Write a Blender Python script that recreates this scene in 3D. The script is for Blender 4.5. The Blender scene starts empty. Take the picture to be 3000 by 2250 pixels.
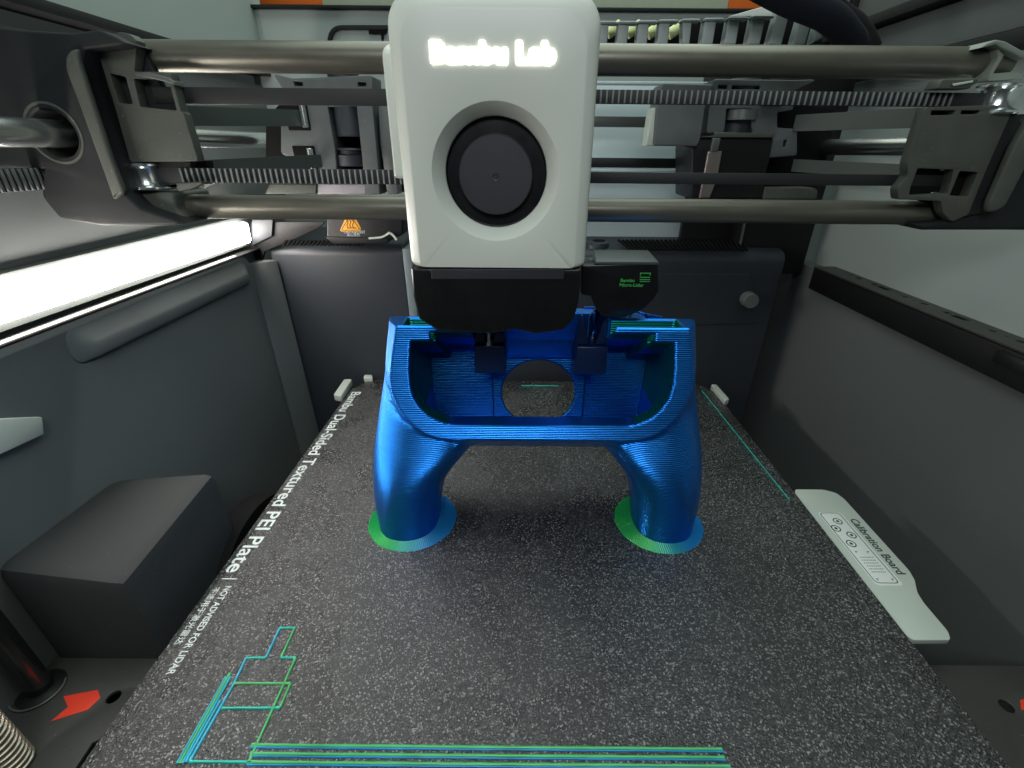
import bpy, bmesh, math, random
import numpy as np
from mathutils import Vector, Matrix
random.seed(7)
sc = bpy.context.scene
# ------------------------------------------------------------------ camera (1 unit = 1 cm, build plate top = z 0)
PITCH, ROLL, FPX, CX, HC = math.radians(27.26), math.radians(.514), 1339.6, -.2, 15.16
PPX, PPY, SS = 1529.5, 1125.0, 3000/2212
cr, sr, cp, sp = math.cos(ROLL), math.sin(ROLL), math.cos(PITCH), math.sin(PITCH)
r0 = Vector((1, 0, 0)); f0 = Vector((0, cp, -sp)); d0 = Vector((0, -sp, -cp))
RT = r0*cr - d0*sr; DN = d0*cr + r0*sr
camd = bpy.data.cameras.new('camera'); cam = bpy.data.objects.new('camera', camd)
sc.collection.objects.link(cam); sc.camera = cam
m3 = Matrix((RT, -DN, -f0)).transposed()
cam.matrix_world = Matrix.Translation((CX, 0, HC)) @ m3.to_4x4()
camd.sensor_width = 36; camd.lens = FPX/3000*36; camd.shift_x = -(PPX-1500)/3000
camd.clip_start = .2; camd.clip_end = 500
# ------------------------------------------------------------------ light
w = bpy.data.worlds.new('World'); sc.world = w; w.use_nodes = True
w.node_tree.nodes['Background'].inputs[0].default_value = (.80, .95, .88, 1)
w.node_tree.nodes['Background'].inputs[1].default_value = .02
def area(name, loc, target, size, sizey, power, col):
    l = bpy.data.lights.new(name, 'AREA'); l.shape = 'RECTANGLE'; l.size = size; l.size_y = sizey
    l.energy = power; l.color = col
    o = bpy.data.objects.new(name, l); sc.collection.objects.link(o); o.location = loc
    o.rotation_euler = (Vector(target)-Vector(loc)).to_track_quat('-Z', 'Y').to_euler()
    return o
area('room_ceiling_lamp', (3, 36, 62), (3, 36.01, 0), 56, 90, 28000, (.86, 1, .93))
area('room_front_light', (-2, -12, 30), (0, 16, 4), 15, 9, 3200, (.93, .98, 1))
sc.view_settings.view_transform = 'Standard'; sc.view_settings.look = 'None'
sc.view_settings.exposure = 0.46; sc.view_settings.gamma = 1
# ------------------------------------------------------------------ helpers
COL = sc.collection
def at(u, v, X=None, Y=None, Z=None):
    d = RT*((u*SS-PPX)/FPX) + DN*((v*SS-PPY)/FPX) + f0
    if X is not None: t = (X-CX)/d.x
    elif Y is not None: t = Y/d.y
    else: t = (Z-HC)/d.z
    return Vector((CX, 0, HC)) + d*t
def zm(x0, y0, s):
    return lambda pts: [((x0+x/s)/SS, (y0+y/s)/SS) for x, y in pts]
def XZ(pts, Y):
    return [(p.x, p.z) for p in (at(u, v, Y=Y) for u, v in pts)]
def tag(o, label=None, cat=None, group=None, kind=None):
    if label: o['label'] = label
    if cat: o['category'] = cat
    if group: o['group'] = group
    if kind: o['kind'] = kind
    return o
def link(name, me, mat=None, parent=None):
    o = bpy.data.objects.new(name, me); COL.objects.link(o)
    if mat is not None:
        me.materials.clear(); me.materials.append(mat)
    if parent is not None: o.parent = parent; o.matrix_parent_inverse = parent.matrix_world.inverted()
    return o
def empty(name, loc):
    o = bpy.data.objects.new(name, None); COL.objects.link(o); o.location = loc; o.empty_display_size = .5
    bpy.context.view_layer.update()
    return o
def smooth(me, ang=35):
    for p in me.polygons: p.use_smooth = True
    me.set_sharp_from_angle(angle=math.radians(ang))
def from_bm(name, bm, mat, parent=None, sm=True, ang=35):
    me = bpy.data.meshes.new(name); bmesh.ops.recalc_face_normals(bm, faces=bm.faces[:]); bm.to_mesh(me); bm.free()
    if sm: smooth(me, ang)
    return link(name, me, mat, parent)
def bm_box(bm, x0, x1, y0, y1, z0, z1, bev=0.0, seg=2):
    vs = [bm.verts.new((x, y, z)) for x in (x0, x1) for y in (y0, y1) for z in (z0, z1)]
    fs = [bm.faces.new([vs[i] for i in q]) for q in ((0,1,3,2), (4,6,7,5), (0,4,5,1), (2,3,7,6), (0,2,6,4), (1,5,7,3))]
    if bev > 0:
        es = list({e for f in fs for e in f.edges})
        bmesh.ops.bevel(bm, geom=es, offset=bev, segments=seg, affect='EDGES', profile=.5)
def box(name, x0, x1, y0, y1, z0, z1, mat, parent=None, bev=.04, seg=2):
    bm = bmesh.new(); bm_box(bm, x0, x1, y0, y1, z0, z1, bev, seg); return from_bm(name, bm, mat, parent)
def hexa(name, lo, hi, mat, parent=None, bev=.04):
    """loft between two quads (4 points each)"""
    bm = bmesh.new(); a = [bm.verts.new(p) for p in lo]; b = [bm.verts.new(p) for p in hi]; n = len(a)
    bm.faces.new(a); bm.faces.new(b[::-1])
    for i in range(n): bm.faces.new((a[i], b[i], b[(i+1) % n], a[(i+1) % n]))
    if bev: bmesh.ops.bevel(bm, geom=bm.edges[:], offset=bev, segments=2, affect='EDGES', profile=.5)
    return from_bm(name, bm, mat, parent)
def prism(name, outline, a0, a1, plane, mat, parent=None, holes=(), bev=.03):
    """closed 2D outline (with holes) extruded between a0 and a1 along the plane's normal. plane: XZ, YZ or XY"""
    cu = bpy.data.curves.new(name, 'CURVE'); cu.dimensions = '2D'; cu.fill_mode = 'BOTH'
    for pl in [outline]+list(holes):
        s = cu.splines.new('POLY'); s.points.add(len(pl)-1); s.use_cyclic_u = True
        for p, q in zip(s.points, pl): p.co = (q[0], q[1], 0, 1)
    h = abs(a1-a0)/2; bev = min(bev, h*.9)
    cu.extrude = h-bev; cu.bevel_depth = bev; cu.bevel_resolution = 2; cu.offset = 0 if holes else -bev
    o = bpy.data.objects.new('tmp', cu); COL.objects.link(o)
    dg = bpy.context.evaluated_depsgraph_get(); dg.update()
    me = bpy.data.meshes.new_from_object(o.evaluated_get(dg)); me.name = name
    bpy.data.objects.remove(o); bpy.data.curves.remove(cu)
    c = (a0+a1)/2
    M = {'XZ': Matrix(((1,0,0,0),(0,0,-1,c),(0,1,0,0),(0,0,0,1))),
         'YZ': Matrix(((0,0,1,c),(1,0,0,0),(0,1,0,0),(0,0,0,1))),
         'XY': Matrix(((1,0,0,0),(0,1,0,0),(0,0,1,c),(0,0,0,1)))}[plane]
    me.transform(M)
    bm = bmesh.new(); bm.from_mesh(me); bmesh.ops.remove_doubles(bm, verts=bm.verts[:], dist=1e-5)
    return from_bm(name, bm, mat, parent)
def rnd(pts, r, n=4):
    """round the corners of a polygon"""
    out = []; N = len(pts)
    for i in range(N):
        a, b, c = Vector(pts[i-1]), Vector(pts[i]), Vector(pts[(i+1) % N])
        e1, e2 = (a-b), (c-b); rr = min(r, e1.length*.45, e2.length*.45)
        p, q = b+e1.normalized()*rr, b+e2.normalized()*rr
        for k in range(n+1):
            t = k/n; out.append(tuple(p*(1-t)**2 + b*2*t*(1-t) + q*t*t))
    return out
def circ(cx, cy, r, n=32): return [(cx+r*math.cos(2*math.pi*i/n), cy+r*math.sin(2*math.pi*i/n)) for i in range(n)]
def lathe(name, prof, base, axis, mat, parent=None, n=48, ang=35, flat=(1, 1)):
    """prof: (radius, along); base point; axis vector"""
    ax = Vector(axis).normalized(); q = ax.to_track_quat('Z', 'Y'); X = q @ Vector((1,0,0)); Yv = q @ Vector((0,1,0))
    bm = bmesh.new(); rings = []
    for r, h in prof:
        if r < 1e-5: rings.append([bm.verts.new(Vector(base)+ax*h)])
        else: rings.append([bm.verts.new(Vector(base)+ax*h+X*(r*flat[0]*math.cos(2*math.pi*i/n))+Yv*(r*flat[1]*math.sin(2*math.pi*i/n))) for i in range(n)])
    for a, b in zip(rings, rings[1:]):
        if len(a) == 1 and len(b) == 1: continue
        for i in range(n):
            j = (i+1) % n
            if len(a) == 1: bm.faces.new((a[0], b[i], b[j]))
            elif len(b) == 1: bm.faces.new((a[i], b[0], a[j]))
            else: bm.faces.new((a[i], b[i], b[j], a[j]))
    return from_bm(name, bm, mat, parent, ang=ang)
def rod(name, p, q, r, mat, parent=None, n=40, c=.03):
    L = (Vector(q)-Vector(p)).length
    return lathe(name, [(0, 0), (r-c, 0), (r, c), (r, L-c), (r-c, L), (0, L)], p, Vector(q)-Vector(p), mat, parent, n)
def tube(name, pts, r, mat, parent=None, n=12, sub=8):
    P = [Vector(p) for p in pts]; path = []
    for i in range(len(P)-1):
        a, b, c, d = P[max(i-1, 0)], P[i], P[i+1], P[min(i+2, len(P)-1)]
        for k in range(sub):
            t = k/sub
            path.append(.5*((2*b)+(-a+c)*t+(2*a-5*b+4*c-d)*t*t+(-a+3*b-3*c+d)*t**3))
    path.append(P[-1]); bm = bmesh.new(); rings = []
    up = Vector((0, 0, 1))
    for i, p in enumerate(path):
        t = (path[min(i+1, len(path)-1)]-path[max(i-1, 0)]).normalized()
        s = t.cross(up) if abs(t.dot(up)) < .95 else t.cross(Vector((1, 0, 0))); s.normalize(); u2 = s.cross(t)
        rings.append([bm.verts.new(p+s*(r*math.cos(2*math.pi*k/n))+u2*(r*math.sin(2*math.pi*k/n))) for k in range(n)])
    for a, b in zip(rings, rings[1:]):
        for i in range(n): bm.faces.new((a[i], b[i], b[(i+1) % n], a[(i+1) % n]))
    bm.faces.new(rings[0]); bm.faces.new(rings[-1][::-1])
    return from_bm(name, bm, mat, parent, ang=60)
def text(name, s, origin, xd, yd, length, height, mat, parent=None, off=0.0, depth=.01, fixed=True):
    """letters starting at origin, reading along xd, upright along yd, scaled to length x height"""
    cu = bpy.data.curves.new(name, 'FONT'); cu.body = s; cu.size = 1; cu.offset = off; cu.extrude = .01
    o = bpy.data.objects.new('tmp', cu); COL.objects.link(o)
    dg = bpy.context.evaluated_depsgraph_get(); dg.update()
    me = bpy.data.meshes.new_from_object(o.evaluated_get(dg)); me.name = name
    bpy.data.objects.remove(o); bpy.data.curves.remove(cu)
    co = np.empty(len(me.vertices)*3); me.vertices.foreach_get('co', co); co = co.reshape(-1, 3)
    mn, mx = co.min(0), co.max(0)
    u = (co[:, 0]-mn[0])/(mx[0]-mn[0])*length; v = (co[:, 1]-mn[1])/(mx[1]-mn[1])*height
    z = (co[:, 2]-mn[2])/(mx[2]-mn[2])*depth
    X = np.array(Vector(xd).normalized()); Yv = np.array(Vector(yd).normalized()); Zv = np.cross(X, Yv)
    P = np.array(origin) + u[:, None]*X + v[:, None]*Yv + z[:, None]*Zv
    me.vertices.foreach_set('co', P.ravel()); me.update()
    return link(name, me, mat, parent)
# ------------------------------------------------------------------ materials
def mat(name, col, rough=.5, metal=0., var=.08, vscale=1.5, bump=0., bscale=20., spec=.5, emit=None, estr=0, stretch=(1,1,1), rvar=.1, coat=0, dust=0.):
    m = bpy.data.materials.new(name); m.use_nodes = True; nt = m.node_tree; N = nt.nodes; L = nt.links
    b = N['Principled BSDF']; b.inputs['Metallic'].default_value = metal
    b.inputs['Specular IOR Level'].default_value = spec; b.inputs['Coat Weight'].default_value = coat
    tc = N.new('ShaderNodeTexCoord'); mp = N.new('ShaderNodeMapping'); L.new(tc.outputs['Object'], mp.inputs[0])
    mp.inputs['Scale'].default_value = stretch
    n1 = N.new('ShaderNodeTexNoise'); n1.inputs['Scale'].default_value = vscale; n1.inputs['Detail'].default_value = 6
    L.new(mp.outputs[0], n1.inputs['Vector'])
    mx = N.new('ShaderNodeMix'); mx.data_type = 'RGBA'
    mx.inputs[6].default_value = (*[c*(1-var) for c in col], 1); mx.inputs[7].default_value = (*[min(1, c*(1+var)) for c in col], 1)
    L.new(n1.outputs[0], mx.inputs[0]); out = mx.outputs[2]
    if dust:
        n3 = N.new('ShaderNodeTexNoise'); n3.inputs['Scale'].default_value = 9; n3.inputs['Detail'].default_value = 3
        rp = N.new('ShaderNodeValToRGB'); rp.color_ramp.elements[0].position = .70; rp.color_ramp.elements[1].position = .76
        L.new(mp.outputs[0], n3.inputs['Vector']); L.new(n3.outputs[0], rp.inputs[0])
        m2 = N.new('ShaderNodeMix'); m2.data_type = 'RGBA'; mu = N.new('ShaderNodeMath'); mu.operation = 'MULTIPLY'; mu.inputs[1].default_value = dust
        L.new(rp.outputs[0], mu.inputs[0]); L.new(mu.outputs[0], m2.inputs[0]); L.new(out, m2.inputs[6]); m2.inputs[7].default_value = (.5, .5, .48, 1); out = m2.outputs[2]
    L.new(out, b.inputs['Base Color'])
    mr = N.new('ShaderNodeMapRange'); mr.inputs[3].default_value = max(.02, rough-rvar); mr.inputs[4].default_value = min(1, rough+rvar)
    L.new(n1.outputs[0], mr.inputs[0]); L.new(mr.outputs[0], b.inputs['Roughness'])
    if bump:
        n2 = N.new('ShaderNodeTexNoise'); n2.inputs['Scale'].default_value = bscale; n2.inputs['Detail'].default_value = 3
        L.new(mp.outputs[0], n2.inputs['Vector'])
        bp = N.new('ShaderNodeBump'); bp.inputs['Strength'].default_value = bump; bp.inputs['Distance'].default_value = .02
        L.new(n2.outputs[0], bp.inputs['Height']); L.new(bp.outputs[0], b.inputs['Normal'])
    if emit:
        b.inputs['Emission Color'].default_value = (*emit, 1); b.inputs['Emission Strength'].default_value = estr
    return m
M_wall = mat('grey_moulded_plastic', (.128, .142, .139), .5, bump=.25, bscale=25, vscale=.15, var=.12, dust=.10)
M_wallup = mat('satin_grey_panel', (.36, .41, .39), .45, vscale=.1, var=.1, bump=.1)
M_housing = mat('slate_plastic', (.028, .034, .042), .45, bump=.35, bscale=45, vscale=.4, dust=.12)
M_dark = mat('black_plastic', (.009, .009, .010), .45, spec=.35, bump=.3, bscale=30, dust=.12)
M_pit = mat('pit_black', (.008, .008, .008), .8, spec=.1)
M_bracket = mat('cast_grey_nylon', (.066, .073, .060), .6, bump=.6, bscale=30, vscale=1.2, var=.3, dust=.25)
M_bracketd = mat('dark_nylon', (.016, .018, .019), .6, bump=.5, bscale=25, spec=.25)
M_rear = mat('rear_mount_grey', (.10, .112, .112), .6, bump=.4, bscale=25, vscale=1.0, var=.3, dust=.3)
M_rod = mat('anodised_rod', (.165, .16, .13), .36, metal=.6, var=.15, vscale=3, stretch=(.25, 1, 1), bump=.08, bscale=60)
M_chrome = mat('polished_chrome', (.93, 1, 1), .24, metal=1, var=.05, rvar=.04)
M_steel = mat('guide_steel', (.12, .12, .12), .22, metal=.9)
M_belt = mat('black_rubber_belt', (.012, .013, .014), .6, bump=.3, bscale=50)
M_tooth = mat('belt_teeth', (.19, .21, .205), .6, var=.3, vscale=8)
M_white = mat('white_cover_plastic', (.57, .605, .55), .38, vscale=.3, var=.015, bump=.05, bscale=60)
M_tool = mat('tool_black', (.008, .008, .009), .28, bump=.1, bscale=40)
M_hub = mat('fan_hub', (.024, .026, .032), .5, bump=.2, bscale=60)
M_glow = mat('lit_lettering', (.9, .9, .85), .5, emit=(1, .93, .80), estr=9)
M_led = mat('led_diffuser', (.9, .9, .9), .5, emit=(1, .93, .86), estr=24)
M_ret = mat('return_belt_rubber', (.055, .068, .064), .5)
M_lettering = mat('pale_print_ink', (.62, .68, .66), .6, var=.15, vscale=9)
M_board = mat('pale_board_plastic', (.50, .55, .49), .42, vscale=.5, var=.03, bump=.1, bscale=40)
M_boardw = mat('board_white_panel', (.72, .76, .72), .5, var=.03)
M_ink = mat('dark_ink', (.03, .05, .045), .6)
M_red = mat('red_sticker', (.80, .045, .015), .55, var=.08)
M_orange = mat('orange_warning', (1.0, .47, .03), .5, var=.05)
M_brown = mat('warning_border', (.25, .06, .01), .6)
M_floor = mat('floor_sheet_metal', (.040, .040, .037), .5, bump=.3, bscale=30, vscale=.3, var=.2, dust=.2)
M_screw = mat('brass_lead_screw', (.55, .48, .38), .35, metal=.7)
M_green = mat('green_ink', (.05, .42, .09), .5, emit=None)
M_chain = mat('chain_grey', (.30, .34, .33), .5, bump=.2)
M_cream = mat('cream_strip', (.55, .6, .45), .6)
M_or2 = mat('orange_strip', (.85, .16, .01), .6)
M_beam = mat('sheet_grey', (.13, .145, .14), .4, metal=.3, vscale=.6, var=.2, dust=.15)
M_back = mat('pale_back_panel', (.55, .66, .68), .5, vscale=.1, var=.05)

def plate_mat():
    m = bpy.data.materials.new('textured_sheet'); m.use_nodes = True; nt = m.node_tree; N = nt.nodes; L = nt.links
    b = N['Principled BSDF']; tc = N.new('ShaderNodeTexCoord')
    n = N.new('ShaderNodeTexNoise'); n.inputs['Scale'].default_value = 16; n.inputs['Detail'].default_value = 3; n.inputs['Roughness'].default_value = .62
    L.new(tc.outputs['Object'], n.inputs['Vector'])
    v = N.new('ShaderNodeTexVoronoi'); v.inputs['Scale'].default_value = 9; L.new(tc.outputs['Object'], v.inputs['Vector'])
    v.inputs['Scale'].default_value = 20; v.inputs['Randomness'].default_value = 1
    wn = N.new('ShaderNodeSeparateColor'); L.new(v.outputs['Color'], wn.inputs[0])
    rp = N.new('ShaderNodeValToRGB'); e = rp.color_ramp.elements
    e[0].position = .30; e[0].color = (.005, .005, .006, 1); e[1].position = 1; e[1].color = (.27, .27, .27, 1)
    x = rp.color_ramp.elements.new(.62); x.color = (.018, .018, .019, 1)
    x = rp.color_ramp.elements.new(.84); x.color = (.05, .05, .05, 1)  # pale cells: sheet grain, with its sparkle put into the base colour
    mm = N.new('ShaderNodeMath'); mm.operation = 'MULTIPLY_ADD'; mm.inputs[1].default_value = 1.3; mm.use_clamp = True
    m0 = N.new('ShaderNodeMath'); m0.operation = 'SUBTRACT'; m0.inputs[1].default_value = .5; L.new(n.outputs[0], m0.inputs[0])
    L.new(m0.outputs[0], mm.inputs[0]); L.new(wn.outputs[0], mm.inputs[2])
    L.new(mm.outputs[0], rp.inputs[0])
    wr_ = N.new('ShaderNodeTexNoise'); wr_.inputs['Scale'].default_value = .28; wr_.inputs['Detail'].default_value = 6; L.new(tc.outputs['Object'], wr_.inputs['Vector'])
    w1 = N.new('ShaderNodeMapRange'); w1.inputs[1].default_value = .3; w1.inputs[2].default_value = .7; w1.inputs[3].default_value = .6; w1.inputs[4].default_value = 1.25; L.new(wr_.outputs[0], w1.inputs[0])
    sc_ = N.new('ShaderNodeVectorMath'); sc_.operation = 'SCALE'; L.new(rp.outputs[0], sc_.inputs[0]); L.new(w1.outputs[0], sc_.inputs['Scale']); L.new(sc_.outputs[0], b.inputs['Base Color'])
    w2 = N.new('ShaderNodeMapRange'); w2.inputs[1].default_value = .3; w2.inputs[2].default_value = .7; w2.inputs[3].default_value = .20; w2.inputs[4].default_value = .36; L.new(wr_.outputs[0], w2.inputs[0]); L.new(w2.outputs[0], b.inputs['Roughness'])
    b.inputs['Roughness'].default_value = .30; b.inputs['Specular IOR Level'].default_value = 1.0
    ad = N.new('ShaderNodeMath'); ad.operation = 'MULTIPLY_ADD'; ad.inputs[1].default_value = .35
    L.new(v.outputs['Distance'], ad.inputs[0]); L.new(n.outputs[0], ad.inputs[2])
    bp = N.new('ShaderNodeBump'); bp.inputs['Strength'].default_value = .8; bp.inputs['Distance'].default_value = .06
    L.new(ad.outputs[0], bp.inputs['Height']); L.new(bp.outputs[0], b.inputs['Normal'])
    return m
M_plate = plate_mat()
def silk(name, ca, cb, period=.085, rough=.33, strength=.7, axis=2, metal=.55, mixer='none'):
    """silk filament: two colours, fine printed layers as relief"""
    m = bpy.data.materials.new(name); m.use_nodes = True; nt = m.node_tree; N = nt.nodes; L = nt.links
    b = N['Principled BSDF']; b.inputs['Metallic'].default_value = metal
    tc = N.new('ShaderNodeTexCoord'); sp_ = N.new('ShaderNodeSeparateXYZ'); L.new(tc.outputs['Object'], sp_.inputs[0])
    nz = N.new('ShaderNodeTexNoise'); nz.inputs['Scale'].default_value = 1.2; nz.inputs['Detail'].default_value = 5
    mp = N.new('ShaderNodeMapping'); mp.inputs['Scale'].default_value = (1, 1, 5); L.new(tc.outputs['Object'], mp.inputs[0]); L.new(mp.outputs[0], nz.inputs['Vector'])
    mx = N.new('ShaderNodeMix'); mx.data_type = 'RGBA'; mx.inputs[6].default_value = (*ca, 1); mx.inputs[7].default_value = (*cb, 1)
    if mixer == 'x':
        g = N.new('ShaderNodeTexCoord'); s2 = N.new('ShaderNodeSeparateXYZ'); L.new(g.outputs['Generated'], s2.inputs[0])
        mr = N.new('ShaderNodeMapRange'); mr.inputs[1].default_value = .30; mr.inputs[2].default_value = .75
        L.new(s2.outputs[0], mr.inputs[0]); L.new(mr.outputs[0], mx.inputs[0])
    else:
        L.new(nz.outputs[0], mx.inputs[0])
    L.new(mx.outputs[2], b.inputs['Base Color'])
    ma = N.new('ShaderNodeMath'); ma.operation = 'MULTIPLY'; ma.inputs[1].default_value = 2*math.pi/period; L.new(sp_.outputs[axis], ma.inputs[0])
    si = N.new('ShaderNodeMath'); si.operation = 'SINE'; L.new(ma.outputs[0], si.inputs[0])
    ab = N.new('ShaderNodeMath'); ab.operation = 'MULTIPLY_ADD'; ab.inputs[1].default_value = 1.6; L.new(nz.outputs[0], ab.inputs[0]); L.new(si.outputs[0], ab.inputs[2])
    bp = N.new('ShaderNodeBump'); bp.inputs['Strength'].default_value = strength; bp.inputs['Distance'].default_value = .012
    L.new(ab.outputs[0], bp.inputs['Height']); L.new(bp.outputs[0], b.inputs['Normal'])
    b.inputs['Roughness'].default_value = rough
    return m
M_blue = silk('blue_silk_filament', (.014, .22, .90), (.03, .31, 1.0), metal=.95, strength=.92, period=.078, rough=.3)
M_blueshade = silk('shaded_blue_filament', (.008, .10, .30), (.012, .17, .46), strength=.6, metal=.85, period=.078, rough=.27)  # window cavity shade put into a darker blue; the infill shares it
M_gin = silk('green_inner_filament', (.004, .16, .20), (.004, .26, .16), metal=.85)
M_clip = silk('shaded_clip_filament', (.004, .012, .06), (.006, .02, .08), strength=.2, metal=.2)  # tool head shade on the clips put into a near-black navy
M_brim = silk('brim_filament', (.02, .40, .09), (.012, .20, .48), period=.09, axis=0, strength=.3, mixer='x', metal=.2)
M_gl = silk('green_line_filament', (.035, .34, .05), (.10, .50, .22), strength=.2, metal=.1)
M_bl = silk('blue_line_filament', (.005, .12, .42), (.02, .36, .72), strength=.2, metal=.1)
M_teal = silk('teal_line_filament', (.02, .40, .30), (.02, .5, .42), strength=.2, metal=.1)
# ------------------------------------------------------------------ enclosure (setting)
XL, XR, YB = -17.6, 19.2, 30.3
def struct(o): return tag(o, kind='structure')
struct(box('chamber_floor', XL-3, XR+3, -12, 42, -13, -12, M_pit, bev=0))
# right wall: pale upper sheet and grey lower moulding
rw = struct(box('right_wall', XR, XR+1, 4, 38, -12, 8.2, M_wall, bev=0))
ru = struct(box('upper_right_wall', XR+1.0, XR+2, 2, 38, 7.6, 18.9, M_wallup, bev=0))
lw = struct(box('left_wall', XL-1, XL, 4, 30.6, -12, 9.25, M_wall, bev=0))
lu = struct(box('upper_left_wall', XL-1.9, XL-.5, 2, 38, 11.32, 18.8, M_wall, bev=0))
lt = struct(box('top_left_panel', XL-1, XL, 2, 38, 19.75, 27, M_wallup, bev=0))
rb = struct(box('upper_rear_wall', XL-1, XR+2, 37, 38, 8, at(1000, 15, Y=37).z, M_wallup, bev=0))
lb = struct(box('lower_rear_wall', XL-1, XR+2, 34.6, 35.4, -12, 8, M_pit, bev=0))
# frame lip under the top panel
lip = box('top_frame_rail', XL-1, XL+.25, 2, 37, 19.35, 19.75, M_bracketd); tag(lip, 'dark rail running under the pale top left panel', 'rail')
rail2 = empty('top_frame_rail', (XR+1, 20, 19)); tag(rail2, 'stepped grey frame rail at the top right corner', 'rail')
box('rail_strip', XR-.1, XR+.9, 4, 37, 18.9, 19.5, M_bracketd, rail2)
box('rail_strip', XR+.1, XR+1, 4, 37, 19.55, 21.2, M_wall, rail2)
box('rail_strip', XR-.5, XR+1, 4, 37, 21.3, 21.8, M_bracketd, rail2)
box('rail_strip', XR+.1, XR+1, 4, 37, 21.9, 24, M_wall, rail2)
# right ledge with punched holes
yy0, yy1 = 7, 30.2
led = empty('side_frame_rail', (XR-.3, 18, 8)); tag(led, 'black steel ledge with punched holes along the right wall', 'rail')
face = box('rail_web', XR-.35, XR-.02, yy0, yy1, 7.0, 8.34, M_dark, led, bev=.05)
hl = []
for yc in (14.6, 19.6, 24.6):
    hl.append([(XR+.35, yc), (XR+.75, yc), (XR+.75, yc+.8), (XR+.35, yc+.8)]); hl.append([(XR+.4, yc+.95), (XR+.7, yc+.95), (XR+.7, yc+1.3), (XR+.4, yc+1.3)])
    hl.append(circ(XR+.5, yc-1.3, .16, 16)); hl.append(circ(XR+.55, yc+2.5, .2, 16)); hl.append(circ(XR+.5, yc+3.1, .1, 12))
prism('rail_top', [(XR-.34, yy0), (XR+1.02, yy0), (XR+1.02, yy1), (XR-.34, yy1)], 8.36, 8.46, 'XY', M_floor, led, holes=hl, bev=.02)
box('clip', XR-.5, XR-.36, 15.6, 16.9, 7.7, 8.2, M_dark, led)
# left: raised panel, slot and wheel bulge
inner = [(11, -3), (11, 8.9), (30.2, 8.9), (30.2, -4)]
pan = prism('raised_panel', rnd([(5, -12), (5, 9.2), (28.6, 9.2), (28.6, -12)], 1.2), XL, XL+.45, 'YZ', M_wall, lw, bev=.18,
            holes=[rnd([(15.68, 7.46), (15.68, 8.95), (28.1, 8.95), (28.1, 7.46)], .66, 8)])
slot = empty('side_ridge', (XL+.4, 22, 8.1)); tag(slot, 'long rounded ridge moulded along the left side panel below the light bar', 'ridge')
def slot_ring():
    A = rnd([(15.7, 7.62), (15.7, 9.0), (28.1, 9.0), (28.1, 7.62)], .66, 8)
    B = rnd([(16.6, 7.74), (16.6, 8.28), (27.8, 8.28), (27.8, 7.74)], .27, 8); B2 = rnd([(16.5, 7.68), (16.5, 8.36), (27.9, 8.36), (27.9, 7.68)], .33, 8)
    bm = bmesh.new(); r = []
    for P_, x in ((A, XL+.40), (A, XL+.47), (B2, XL+.60), (B, XL+.66)): r.append([bm.verts.new((x, a, b)) for a, b in P_])
    for a, b in zip(r, r[1:]):
        for i in range(len(a)): bm.faces.new((a[i], b[i], b[(i+1) % len(a)], a[(i+1) % len(a)]))
    bm.faces.new(r[-1])
    return bm
from_bm('ridge_body', slot_ring(), M_wall, slot, ang=60)
corner = hexa('corner_post', [(XL, 28.7, -12), (XL+1.0, 28.7, -12), (XL+1.6, 30.2, -12), (XL, 30.2, -12)], [(XL, 28.7, 8.6), (XL+.3, 28.7, 8.6), (XL+1.4, 30.2, 8.6), (XL, 30.2, 8.6)], M_wall, bev=.15)
tag(corner, 'slanted grey corner post where left panel meets the rear housing', 'post')
FZ = -1.5; YE = at(300, 1422, Z=FZ).y
pc = at(265, 1265, Y=YE); pb = at(470, 1013, X=pc.x)
pw_ = at(50, 1230, Y=YE); pk_ = at(240, 1040, X=XL+.35)
bul = hexa('wall_bulge', [(XL+.3, YE, -6), (pc.x+.25, YE, -6), (pb.x+.25, pb.y-.4, -6), (XL+.3, pb.y+.5, -6)],
           [(XL+.3, YE, pw_.z), (pc.x, YE, pc.z), (pb.x, pb.y, pb.z), (XL+.3, pb.y-.5, pk_.z+.1)], mat('matt_bulge_plastic', (.032, .035, .036), .75, spec=.3, bump=.2, bscale=30, dust=.1), bev=.45)
tag(bul, 'boxy dark grey bulge with a sloping top low on the left wall', 'bulge')
for o_ in (bul,): pass
tabp = [at(-30, 905, X=-17.1), at(80, 900, X=-17.1), at(84, 938, X=-17.1), at(-30, 990, X=-17.1)]
tb = hexa('wall_tab', [(-17.6, tabp[0].y, tabp[0].z), (-17.6, tabp[1].y, tabp[1].z), (-17.6, tabp[2].y, tabp[2].z), (-17.6, tabp[3].y, tabp[3].z)],
          [(-16.9, tabp[0].y, tabp[0].z), (-16.9, tabp[1].y, tabp[1].z), (-16.9, tabp[2].y, tabp[2].z), (-16.9, tabp[3].y, tabp[3].z)], M_board, bev=.05)
tag(tb, 'small pale tab jutting from the left wall near the photo edge', 'tab')
# black round blower beside the plate
bc = at(590, 1245, X=-12.7); bR = at(575, 1068, X=-12.7).z-bc.z
blw = empty('blower_fan', bc); tag(blw, 'round black fan housing half hidden beside the left plate edge', 'fan')
lathe('fan_ring', [(0, .0), (bR-.3, .0), (bR-.05, .12), (bR, .4), (bR, 1.2), (0, 1.2)], (bc.x-1.2, bc.y, bc.z), (1, 0, 0), M_pit, blw)
lathe('fan_cap', [(bR*.78, 0), (bR*.76, .1), (1.2, .16), (0, .18)], (bc.x, bc.y, bc.z), (1, 0, 0), M_tool, blw)
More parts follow.
